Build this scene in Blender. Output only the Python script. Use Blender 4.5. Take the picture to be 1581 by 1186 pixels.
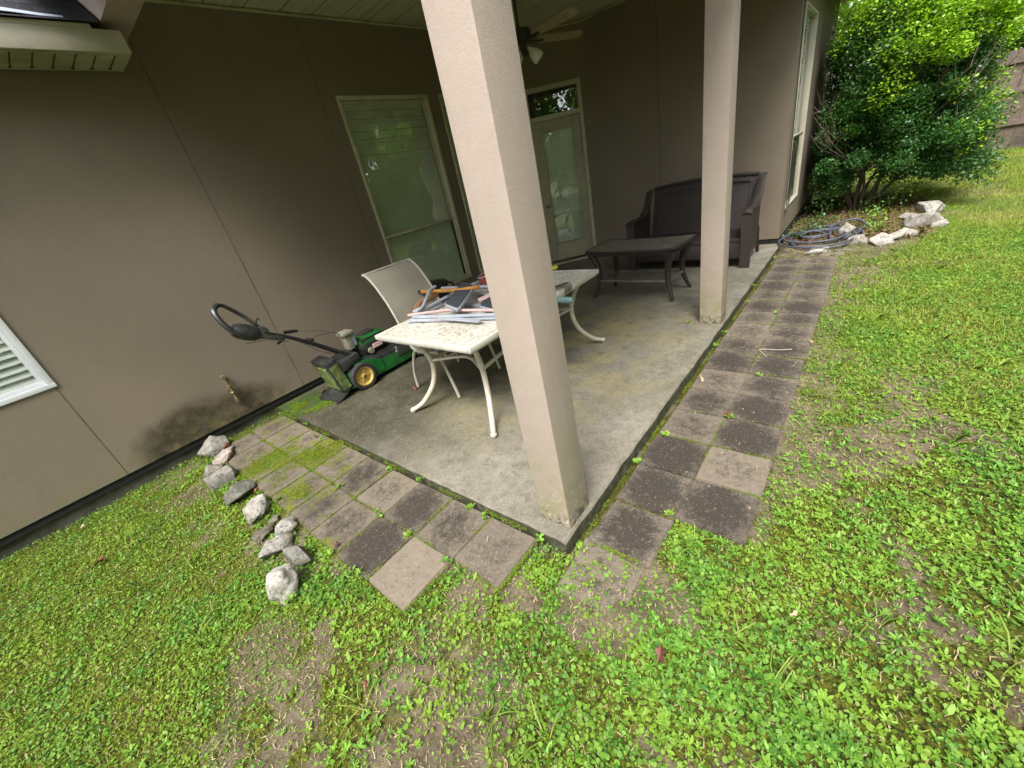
import bpy, bmesh, math, random
import numpy as np
from mathutils import Vector, Matrix
random.seed(7); rng = np.random.default_rng(11)
for o in list(bpy.data.objects): bpy.data.objects.remove(o)
S = bpy.context.scene; COL = S.collection
R = math.radians
# ------------------------------------------------------------------ camera, sky, sun, exposure
cam = bpy.data.cameras.new('camera'); co = bpy.data.objects.new('camera', cam); COL.objects.link(co); S.camera = co
cam.sensor_width = 36; cam.lens = 36*613.383/1581; cam.clip_start = .02; cam.clip_end = 2000
RW = [(.6093, -.76727, -.20013), (-.47507, -.15115, -.86687), (.63487, .62326, -.4566)]
CAM = Vector((-.97897, -.84876, 1.5833))
m = Matrix((RW[0], [-v for v in RW[1]], [-v for v in RW[2]])).transposed().to_4x4(); m.translation = CAM
co.matrix_world = m
S.view_settings.view_transform = 'Standard'; S.view_settings.look = 'None'
S.view_settings.gamma = 1; S.view_settings.exposure = 1.82
SUN_EL, SUN_AZ = 58, 205      # azimuth: direction the light comes from, degrees anticlockwise from +X
w = bpy.data.worlds.new('World'); S.world = w; w.use_nodes = True
nt = w.node_tree; bg = nt.nodes['Background']
sky = nt.nodes.new('ShaderNodeTexSky'); sky.sky_type = 'NISHITA'; sky.sun_disc = False
sky.sun_elevation = R(SUN_EL); sky.sun_rotation = R(90-SUN_AZ); sky.dust_density = 2; sky.air_density = 1.0
hs = nt.nodes.new('ShaderNodeHueSaturation'); hs.inputs['Saturation'].default_value = .22
nt.links.new(sky.outputs[0], hs.inputs['Color']); nt.links.new(hs.outputs[0], bg.inputs[0])
bg.inputs[1].default_value = .15
sl = bpy.data.lights.new('sun', 'SUN'); sl.energy = 1.5; sl.angle = R(25); sl.color = (1, .96, .90)
so = bpy.data.objects.new('sun', sl); COL.objects.link(so); so.location = (0, 0, 20)
d = Vector((math.cos(R(SUN_AZ))*math.cos(R(SUN_EL)), math.sin(R(SUN_AZ))*math.cos(R(SUN_EL)), math.sin(R(SUN_EL))))
so.rotation_euler = d.to_track_quat('Z', 'Y').to_euler()

# ------------------------------------------------------------------ node helper
class NT:
    def __init__(s, name):
        s.m = bpy.data.materials.new(name); s.m.use_nodes = True; s.t = s.m.node_tree
        s.b = s.t.nodes['Principled BSDF']; s.out = s.t.nodes['Material Output']
    def n(s, ty, **k):
        x = s.t.nodes.new(ty)
        for a, v in k.items(): setattr(x, a, v)
        return x
    def lk(s, a, b): s.t.links.new(a, b)
    def inp(s, sock, v):
        if hasattr(v, 'is_linked') or hasattr(v, 'links'): s.lk(v, sock)
        elif isinstance(v, (tuple, list)) and len(v) == 3 and sock.type == 'RGBA': sock.default_value = (*v, 1)
        else: sock.default_value = v
    def pos(s): return s.n('ShaderNodeNewGeometry').outputs['Position']
    def obc(s): return s.n('ShaderNodeTexCoord').outputs['Object']
    def noise(s, vec, scale, detail=4, rough=.6, dist=0):
        x = s.n('ShaderNodeTexNoise'); s.lk(vec, x.inputs['Vector'])
        x.inputs['Scale'].default_value = scale; x.inputs['Detail'].default_value = detail
        x.inputs['Roughness'].default_value = rough; x.inputs['Distortion'].default_value = dist
        return x.outputs['Fac']
    def vor(s, vec, scale, feat='F1', out='Distance'):
        x = s.n('ShaderNodeTexVoronoi', feature=feat); s.lk(vec, x.inputs['Vector']); x.inputs['Scale'].default_value = scale
        return x.outputs[out]
    def ramp(s, v, a, b, o0=0., o1=1.):
        x = s.n('ShaderNodeMapRange'); x.interpolation_type = 'SMOOTHSTEP'; s.lk(v, x.inputs[0])
        x.inputs[1].default_value = a; x.inputs[2].default_value = b; x.inputs[3].default_value = o0; x.inputs[4].default_value = o1
        return x.outputs[0]
    def mth(s, op, a, b=0., c=None):
        x = s.n('ShaderNodeMath', operation=op); s.inp(x.inputs[0], a); s.inp(x.inputs[1], b)
        if c is not None: s.inp(x.inputs[2], c)
        return x.outputs[0]
    def mix(s, f, a, b, bt='MIX'):
        x = s.n('ShaderNodeMix', data_type='RGBA', blend_type=bt); s.inp(x.inputs[0], f); s.inp(x.inputs[6], a); s.inp(x.inputs[7], b)
        return x.outputs[2]
    def vscale(s, vec, sc):
        x = s.n('ShaderNodeMapping'); s.lk(vec, x.inputs[0]); x.inputs['Scale'].default_value = sc; return x.outputs[0]
    def blob(s, vec, c, r, soft=.5, sc=(1, 1, 1), wob=.0):
        """1 inside a sphere of radius r about c"""
        x = s.n('ShaderNodeVectorMath', operation='SUBTRACT'); s.lk(vec, x.inputs[0]); x.inputs[1].default_value = c
        y = s.n('ShaderNodeVectorMath', operation='MULTIPLY'); s.lk(x.outputs[0], y.inputs[0]); y.inputs[1].default_value = sc
        z = s.n('ShaderNodeVectorMath', operation='LENGTH'); s.lk(y.outputs[0], z.inputs[0])
        v = z.outputs['Value']
        if wob:
            v = s.mth('ADD', v, s.mth('MULTIPLY', s.mth('SUBTRACT', s.noise(vec, 5, 5, .65), .5), wob))
        return s.ramp(v, r*(1-soft), r*(1+soft), 1, 0)
    def bump(s, h, strength, dist=.01, prev=None):
        x = s.n('ShaderNodeBump'); x.inputs['Strength'].default_value = strength; x.inputs['Distance'].default_value = dist
        s.lk(h, x.inputs['Height'])
        if prev is not None: s.lk(prev, x.inputs['Normal'])
        return x.outputs[0]
    def fin(s, color=None, rough=.7, normal=None, metal=0, spec=.5):
        b = s.b
        if color is not None: s.inp(b.inputs['Base Color'], color)
        s.inp(b.inputs['Roughness'], rough); b.inputs['Metallic'].default_value = metal; b.inputs['Specular IOR Level'].default_value = spec
        if normal is not None: s.lk(normal, b.inputs['Normal'])
        return s.m
M = {}
def simple(name, col, rough=.6, var=.15, scale=20, metal=0, dirt=None, spec=.5):
    t = NT(name); p = t.obc(); nz = t.noise(p, scale, 5, .65)
    c = t.mix(t.ramp(nz, .3, .7), [v*(1-var) for v in col], [min(1, v*(1+var)) for v in col])
    if dirt: c = t.mix(t.mth('MULTIPLY', t.ramp(t.noise(p, scale*.35, 6, .7), .45, .7), dirt[3]), c, dirt[:3])
    M[name] = t.fin(c, rough, t.bump(t.noise(p, scale*6, 3), .15, .003), metal, spec); return M[name]

def stucco(name, col, wall):
    t = NT(name); p = t.pos()
    big = t.noise(p, .9, 5, .6); fine = t.noise(p, 30, 4, .7)
    c = t.mix(t.ramp(big, .3, .7), [v*.9 for v in col], [v*1.07 for v in col])
    c = t.mix(t.ramp(fine, .3, .7, 0, .25), c, [v*.75 for v in col])
    z = t.n('ShaderNodeSeparateXYZ'); t.lk(p, z.inputs[0]); Z = z.outputs[2]; X = z.outputs[0]
    # run-down streaks
    st = t.noise(t.vscale(p, (5, 5, .35)), 1.6, 5, .7)
    c = t.mix(t.ramp(st, .52, .75, 0, .22), c, [v*.7 for v in col])
    if wall:
        b = t.blob(p, (-.62, 3.4, .16), .26, .28, (.62, 1, 1), .20)
        b2 = t.blob(p, (-.28, 3.4, .18), .20, .35, (.6, 1, 1), .16)
        b3 = t.blob(p, (.02, 3.4, .2), .1, .5, (.6, 1, 1), .12)
        f = t.mth('MAXIMUM', t.mth('MAXIMUM', b, b2), t.mth('MULTIPLY', b3, .5))
        f = t.mth('MULTIPLY', f, t.ramp(t.noise(p, 9, 5, .65), .3, .65, .6, .95))
        c = t.mix(f, c, (.045, .036, .018))
        lo = t.mth('MULTIPLY', t.ramp(Z, .12, .3, 1, 0), t.ramp(t.noise(p, 7, 6, .7), .48, .62))
        c = t.mix(t.mth('MULTIPLY', lo, .5), c, (.20, .19, .07))
    else:
        lo = t.mth('MULTIPLY', t.ramp(Z, .06, .75, 1, 0), t.ramp(t.noise(p, 5, 7, .75), .35, .62))
        c = t.mix(t.mth('MULTIPLY', lo, .62), c, (.27, .26, .10))
        lo = t.mth('MULTIPLY', t.ramp(Z, .05, .14, 1, 0), t.ramp(t.noise(p, 26, 5, .7), .45, .6))
        c = t.mix(t.mth('MULTIPLY', lo, .85), c, (.045, .042, .026))
        lo = t.mth('MULTIPLY', t.ramp(Z, .10, .36, 1, 0), t.ramp(t.noise(p, 45, 5, .8), .56, .62))
        c = t.mix(t.mth('MULTIPLY', lo, .8), c, (.62, .58, .48))
    h = t.mth('ADD', t.noise(p, 160, 3, .6), t.noise(p, 18, 3))
    M[name] = t.fin(c, .85, t.bump(h, .35, .003), spec=.3)
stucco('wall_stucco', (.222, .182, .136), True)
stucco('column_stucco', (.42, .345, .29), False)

SZ0 = .035
def concrete_slab():
    t = NT('slab_concrete'); p = t.pos()
    n1 = t.noise(p, 1.6, 8, .68); n2 = t.noise(p, 14, 6, .75); n3 = t.noise(p, 120, 3, .7)
    c = t.mix(t.ramp(n1, .32, .68), (.15, .135, .105), (.265, .242, .198))
    c = t.mix(t.ramp(n2, .42, .66, 0, .5), c, (.085, .076, .055))
    # dark mildew toward the wall end
    b = t.blob(p, (.8, 2.6, 0), 1.3, .5, (.8, 1, 1), 1.1)
    c = t.mix(t.mth('MULTIPLY', b, t.ramp(t.noise(p, 3.2, 8, .75), .25, .6, .5, .96)), c, (.034, .032, .016))
    b = t.blob(p, (3.6, 2.0, 0), 1.5, .6, (.8, 1, 1), .9)
    c = t.mix(t.mth('MULTIPLY', b, .5), c, (.10, .095, .06))
    b = t.blob(p, (1.9, 1.0, 0), .75, .8, (.6, 1, 1), .7)
    c = t.mix(t.mth('MULTIPLY', b, t.ramp(t.noise(p, 2.3, 5, .6), .38, .62, 0, .62)), c, (.32, .27, .11))
    b = t.blob(p, (4.0, .8, 0), .7, .8, (.6, 1, 1), .7)
    c = t.mix(t.mth('MULTIPLY', b, t.ramp(t.noise(p, 3.3, 6, .7), .4, .6, 0, .6)), c, (.09, .088, .065))
    # dark blotches, pale scuffs and grit
    c = t.mix(t.ramp(t.noise(t.vscale(p, (1, 1, 1)), 5.5, 9, .8), .56, .68, 0, .6), c, (.085, .08, .06))
    c = t.mix(t.ramp(t.noise(p, 70, 4, .8), .52, .66, 0, .55), c, (.07, .062, .045))
    c = t.mix(t.ramp(t.noise(p, 95, 4, .8), .56, .68, 0, .5), c, (.40, .37, .31))
    c = t.mix(t.ramp(t.vor(p, 30), .05, .09, .55, 0), c, (.62, .60, .52))
    # mossy bloom in the wall corner
    mo = t.mth('MAXIMUM', t.blob(p, (.35, 2.94, 0), .17, .45, (.6, 1.3, 1), .26), t.blob(p, (.08, 3.18, 0), .20, .5, (.7, 1, 1), .25))
    c = t.mix(t.mth('MULTIPLY', mo, t.ramp(t.noise(p, 22, 6, .75), .3, .5, .15, .9)), c, (.035, .075, .010))
    zz = t.n('ShaderNodeSeparateXYZ'); t.lk(p, zz.inputs[0]); c = t.mix(t.mth('MULTIPLY', t.ramp(zz.outputs[2], SZ0-.018, SZ0-.006, 1, 0), t.ramp(t.noise(p, 14, 6, .8), .3, .6, .45, .95)), c, (.04, .042, .018))
    c = t.mix(t.ramp(t.noise(p, 3.1, 7, .78), .55, .70, 0, .65), c, (.065, .058, .036))
    h = t.mth('ADD', t.mth('MULTIPLY', n3, .6), t.noise(p, 40, 5, .75))
    M['slab'] = t.fin(c, .9, t.bump(h, .5, .004), spec=.25)
concrete_slab()

def paver_mat():
    t = NT('paver_concrete'); p = t.obc(); g = t.pos()
    def at(nm): 
        a = t.n('ShaderNodeAttribute', attribute_type='OBJECT', attribute_name=nm); return a.outputs['Fac']
    dark, warm, moss = at('dark'), at('warm'), at('moss')
    base = t.mix(warm, (.135, .110, .082), (.215, .175, .128))
    base = t.mix(t.ramp(t.noise(g, 9, 6, .7), .3, .7, 0, .5), base, (.14, .12, .10))
    # black mildew, heavier in the middle of the paver face
    rad = t.blob(p, (0, 0, 0), .135, .8, (1, 1, 1), .16)
    f = t.mth('MULTIPLY', t.mth('ADD', t.mth('MULTIPLY', dark, 1.38), t.mth('MULTIPLY', t.mth('SUBTRACT', t.noise(g, 13, 7, .75), .5), 1.8)), t.mth('ADD', rad, .25))
    f = t.mth('ADD', t.mth('ADD', f, .12), t.mth('MULTIPLY', t.mth('SUBTRACT', t.noise(g, 28, 5, .8), .5), 2.0))
    c = t.mix(t.ramp(f, .15, 1.25, 0, .88), base, (.029, .024, .019))
    c = t.mix(t.ramp(t.noise(g, 100, 3, .7), .60, .68, 0, .6), c, (.36, .32, .27))
    c = t.mix(t.ramp(t.noise(g, 24, 6, .85), .55, .68, 0, .45), c, (.24, .20, .155))
    c = t.mix(t.ramp(t.noise(g, 60, 4, .7), .58, .68, 0, .6), c, (.05, .045, .04))
    mm = t.mth('MULTIPLY', t.ramp(t.mth('ADD', moss, t.mth('MULTIPLY', t.mth('SUBTRACT', t.noise(g, 7, 6, .7), .5), 1.7)), .52, .75), .95)
    mc = t.mix(t.ramp(t.noise(g, 50, 4, .7), .3, .7), (.07, .085, .008), (.17, .18, .012))
    mm = t.mth('MULTIPLY', mm, t.ramp(t.noise(g, 40, 5, .8), .3, .55, .45, 1)); c = t.mix(mm, c, mc)
    h = t.mth('ADD', t.noise(g, 150, 4, .7), t.noise(g, 35, 4, .7))
    M['paver'] = t.fin(c, .9, t.bump(h, .6, .004), spec=.25)
paver_mat()

def ground_mat():
    t = NT('lawn_soil'); p = t.pos()
    a = t.n('ShaderNodeAttribute', attribute_type='GEOMETRY', attribute_name='cover').outputs['Fac']
    n = t.noise(p, 6, 8, .75); n2 = t.noise(p, 45, 6, .75)
    soil = t.mix(t.ramp(n, .3, .7), (.085, .065, .040), (.22, .175, .122))
    soil = t.mix(t.ramp(n2, .45, .7, 0, .6), soil, (.05, .038, .022))
    soil = t.mix(t.ramp(t.noise(p, 130, 3, .7), .6, .68, 0, .6), soil, (.42, .35, .25))
    mo = t.mix(t.ramp(t.noise(p, 60, 5, .7), .35, .65), (.022, .026, .008), (.135, .14, .016))  # mossy undergrowth; the shade between leaves is in this colour too
    f = t.ramp(t.mth('ADD', a, t.mth('MULTIPLY', t.mth('SUBTRACT', t.noise(p, 9, 7, .75), .5), 1.3)), .38, .66)
    c = t.mix(f, soil, mo)
    h = t.mth('ADD', n2, t.noise(p, 110, 4, .7))
    M['ground'] = t.fin(c, .95, t.bump(h, .8, .012), spec=.15)
ground_mat()

def leafy(name, c1, c2, c3, trans=.35, rough=.5, scale=3.0, spec=.35):
    """c1/c2 vary per leaf, c3 in wide patches"""
    t = NT(name); g = t.n('ShaderNodeNewGeometry'); r = g.outputs['Random Per Island']
    c = t.mix(r, c1, c2)
    c = t.mix(t.ramp(t.noise(g.outputs['Position'], scale, 3, .6), .42, .62, 0, .8), c, c3)
    t.fin(c, rough, spec=spec)
    tr = t.n('ShaderNodeBsdfTranslucent'); t.lk(t.mix(.5, c, (.25, .35, .02)), tr.inputs[0])
    mx = t.n('ShaderNodeMixShader'); mx.inputs[0].default_value = trans
    t.lk(t.b.outputs[0], mx.inputs[1]); t.lk(tr.outputs[0], mx.inputs[2]); t.lk(mx.outputs[0], t.out.inputs[0])
    M[name] = t.m
leafy('clover', (.045, .16, .022), (.21, .39, .045), (.23, .36, .035), .35, .55)
leafy('weed', (.10, .26, .03), (.24, .45, .06), (.28, .44, .05), .35, .5)
leafy('blade', (.15, .29, .035), (.38, .49, .08), (.44, .48, .10), .4, .5, 1.2)
leafy('straw', (.30, .24, .12), (.46, .40, .22), (.30, .24, .12), .1, .7)
leafy('moss_tuft', (.08, .135, .010), (.25, .29, .015), (.14, .23, .012), .2, .8, 4)
leafy('shrub_old', (.016, .07, .018), (.07, .18, .035), (.04, .14, .022), .2, .45, 2.2, .5)
leafy('shrub_new', (.22, .44, .018), (.36, .58, .035), (.28, .52, .02), .4, .35, 2.2, .4)
leafy('tree_leaf', (.10, .24, .02), (.22, .40, .04), (.15, .32, .03), .5, .5, .6)
leafy('mulch_leaf', (.12, .06, .03), (.20, .12, .07), (.09, .05, .03), .05, .8)

simple('bark', (.15, .12, .085), .9, .3, 25)
simple('vinyl', (.50, .47, .38), .5, .08, 8)
simple('soffit_vinyl', (.42, .41, .27), .55, .12, 6, dirt=(.16, .14, .06, .7))
simple('window_trim', (.50, .48, .34), .45, .1, 8, dirt=(.3, .28, .15, .4))
simple('blind_white', (.80, .82, .80), .5, .06, 5)
simple('white_trim', (.70, .72, .74), .35, .05, 8)
simple('door_paint', (.36, .33, .23), .45, .08, 6)
simple('blind', (.78, .82, .66), .5, .06, 5)
simple('dark_gap', (.012, .012, .011), .9, .3, 12)
simple('seam', (.075, .062, .045), .9, .5, 9)
simple('foundation', (.075, .072, .055), .95, .35, 9, dirt=(.03, .04, .015, .8))
simple('table_white', (.54, .52, .45), .4, .08, 9, dirt=(.38, .33, .22, .35))
simple('chair_white', (.46, .43, .36), .4, .08, 9)
simple('leg_paint', (.50, .46, .37), .4, .1, 9, dirt=(.30, .27, .16, .4))
simple('black_plastic', (.022, .024, .025), .4, .35, 14, dirt=(.10, .105, .06, .35))
simple('black_metal', (.012, .012, .013), .35, .3, 14)
simple('rubber', (.022, .022, .022), .8, .3, 30, dirt=(.08, .08, .05, .4))
simple('mower_green', (.008, .125, .022), .42, .2, 14, dirt=(.035, .05, .015, .6))
simple('wheel_yellow', (.50, .35, .085), .5, .1, 14, dirt=(.35, .22, .06, .4))
simple('grass_caked', (.13, .17, .045), .95, .45, 26, dirt=(.03, .04, .02, .7))
simple('grey_plastic', (.22, .22, .17), .5, .15, 18, dirt=(.18, .18, .1, .5))
simple('steel_grey', (.36, .39, .44), .35, .1, 14, dirt=(.30, .20, .15, .5))
simple('pink_plastic', (.62, .42, .40), .5, .15, 14, dirt=(.4, .3, .22, .4))
simple('tread_pad', (.035, .04, .05), .8, .15, 90)
simple('wood_orange', (.42, .20, .05), .5, .15, 12)
simple('tool_wood', (.30, .15, .07), .7, .25, 14)
simple('red_paint', (.40, .07, .045), .45, .15, 14)
simple('teal_grip', (.12, .20, .19), .5, .12, 14)
simple('yellow_grip', (.65, .60, .04), .5, .08, 14)
simple('rusty_steel', (.12, .09, .07), .5, .3, 30, metal=.6)
simple('hose_skin', (.085, .09, .12), .45, .2, 30)
simple('fan_dark', (.035, .035, .028), .4, .2, 14)
simple('fan_blade', (.36, .29, .17), .5, .12, 10)
simple('lamp_glass', (.70, .72, .60), .3, .04, 8)
simple('fence_wood', (.16, .12, .095), .9, .3, 7, dirt=(.07, .055, .045, .6))
simple('brass', (.22, .17, .09), .5, .3, 40, metal=.5)
simple('dead_leaf', (.13, .042, .024), .7, .35, 40)
simple('pale_leaf', (.46, .37, .22), .7, .2, 40)
simple('twig', (.40, .34, .26), .8, .2, 30)
simple('cable', (.05, .05, .045), .6, .2, 30)
simple('roof_glare', (.42, .47, .58), .3, .12, 3)  # pale tone painted for sky glare on the shingles
simple('dark_void', (.008, .008, .008), .9)

def shingles():
    t = NT('shingle'); p = t.pos(); br = t.n('ShaderNodeTexBrick'); t.lk(p, br.inputs['Vector'])
    br.inputs['Scale'].default_value = 3; br.inputs['Color1'].default_value = (.012, .013, .018, 1); br.inputs['Color2'].default_value = (.03, .03, .036, 1)
    br.inputs['Mortar'].default_value = (.004, .004, .005, 1)
    M['shingle'] = t.fin(br.outputs[0], .55, t.bump(t.noise(p, 60, 4), .6, .01))
shingles()
def ceiling_mat():
    t = NT('ceiling_planks'); p = t.pos(); z = t.n('ShaderNodeSeparateXYZ'); t.lk(p, z.inputs[0])
    fr = t.mth('FRACT', t.mth('MULTIPLY', z.outputs[0], 1/.1025)); wd = t.mth('FRACT', t.mth('MULTIPLY', z.outputs[0], 1/.3075))
    g1 = t.mth('LESS_THAN', fr, .07); g2 = t.mth('LESS_THAN', wd, .035)
    c = t.mix(t.ramp(t.noise(t.vscale(p, (3, .5, 1)), 2.5, 6, .7), .3, .7), (.50, .48, .32), (.66, .63, .46))
    c = t.mix(t.mth('MULTIPLY', g1, .35), c, (.12, .11, .06)); c = t.mix(t.mth('MULTIPLY', g2, .85), c, (.03, .03, .02))
    M['ceiling'] = t.fin(c, .5, t.bump(t.mth('MULTIPLY', g1, -1), .4, .01))
ceiling_mat()
def glass():
    t = NT('window_glass'); tr = t.n('ShaderNodeBsdfTransparent'); tr.inputs[0].default_value = (.90, .94, .90, 1)
    gl = t.n('ShaderNodeBsdfGlossy'); gl.inputs['Roughness'].default_value = .015
    t.lk(t.bump(t.noise(t.pos(), 3.5, 2), .25, .01), gl.inputs['Normal'])
    fr = t.n('ShaderNodeLayerWeight'); fr.inputs[0].default_value = .5
    mx = t.n('ShaderNodeMixShader'); t.lk(t.mth('ADD', t.mth('MULTIPLY', t.mth('POWER', fr.outputs['Facing'], 3.0), .7), .2), mx.inputs[0]); t.lk(tr.outputs[0], mx.inputs[1]); t.lk(gl.outputs[0], mx.inputs[2])
    t.lk(mx.outputs[0], t.out.inputs[0]); M['glass'] = t.m
glass()
def wicker():
    t = NT('wicker'); p = t.obc(); 
    a = t.n('ShaderNodeTexWave', wave_type='BANDS', bands_direction='DIAGONAL'); t.lk(p, a.inputs[0]); a.inputs['Scale'].default_value = 21; a.inputs['Distortion'].default_value = .6
    b = t.n('ShaderNodeTexWave', wave_type='BANDS', bands_direction='DIAGONAL'); t.lk(t.vscale(p, (1, -1, 1)), b.inputs[0]); b.inputs['Scale'].default_value = 21
    h = t.mth('MAXIMUM', a.outputs['Fac'], b.outputs['Fac'])
    c = t.mix(t.ramp(h, .45, .98), (.002, .0015, .0013), (.060, .043, .036))
    c = t.mix(t.ramp(t.noise(p, 5, 4), .4, .7, 0, .3), c, (.035, .027, .025))
    M['wicker'] = t.fin(c, .38, t.bump(h, 1, .006))
    t = NT('wicker_plain'); p = t.obc()
    c = t.mix(t.ramp(t.noise(p, 9, 5, .7), .3, .7), (.09, .078, .062), (.18, .155, .125)); M['wicker_top'] = t.fin(c, .45, t.bump(t.vor(p, 90), .5, .003))
wicker()
def tabletop():
    t = NT('speckled_tabletop'); p = t.obc()
    c = t.mix(t.ramp(t.noise(p, 5, 6, .7), .3, .7), (.50, .475, .40), (.68, .655, .58))
    c = t.mix(t.ramp(t.noise(p, 34, 5, .8, .6), .53, .60, 0, .9), c, (.10, .08, .045))
    c = t.mix(t.ramp(t.noise(p, 3.2, 7, .75), .52, .66, 0, .5), c, (.40, .36, .20))
    gx = t.vor(p, 55); c = t.mix(t.ramp(gx, .55, .7, 0, .35), c, (.42, .38, .30))
    M['tabletop'] = t.fin(c, .45, t.bump(t.noise(p, 42, 5, .78), .3, .003))
    t = NT('sling_mesh'); p = t.obc()
    c = t.mix(t.ramp(t.noise(p, 3, 4), .3, .7), (.24, .22, .175), (.33, .305, .245)); c = t.mix(t.ramp(t.vor(p, 260), .3, .6, 0, .35), c, (.2, .18, .14))
    M['sling'] = t.fin(c, .8, t.bump(t.vor(p, 260), .4, .001))
tabletop()
def rock_mat():
    t = NT('limestone'); p = t.obc(); a = t.n('ShaderNodeAttribute', attribute_type='OBJECT', attribute_name='tone').outputs['Fac']
    pk = t.n('ShaderNodeAttribute', attribute_type='OBJECT', attribute_name='pink').outputs['Fac']
    lo = t.mix(t.ramp(t.noise(p, 14, 6, .75), .3, .7), (.05, .052, .042), (.16, .16, .13))
    hi = t.mix(t.ramp(t.noise(p, 14, 6, .75), .3, .7), (.29, .27, .23), (.60, .57, .52))
    c = t.mix(a, lo, hi); c = t.mix(t.mth('MULTIPLY', pk, .5), c, (.50, .34, .29))
    c = t.mix(t.ramp(t.noise(p, 42, 7, .8), .50, .62, 0, .8), c, (.05, .05, .038))
    gz_ = t.n('ShaderNodeSeparateXYZ'); t.lk(t.pos(), gz_.inputs[0]); c = t.mix(t.mth('MULTIPLY', t.ramp(gz_.outputs[2], .0, .05, 1, 0), t.ramp(t.noise(p, 20, 5, .8), .35, .6, .3, .85)), c, (.06, .055, .028))
    c = t.mix(t.ramp(t.noise(p, 8, 5, .7), .60, .72, 0, .45), c, (.12, .13, .04))
    M['rock'] = t.fin(c, .9, t.bump(t.noise(p, 45, 7, .75), .8, .01), spec=.25)
rock_mat()

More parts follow.
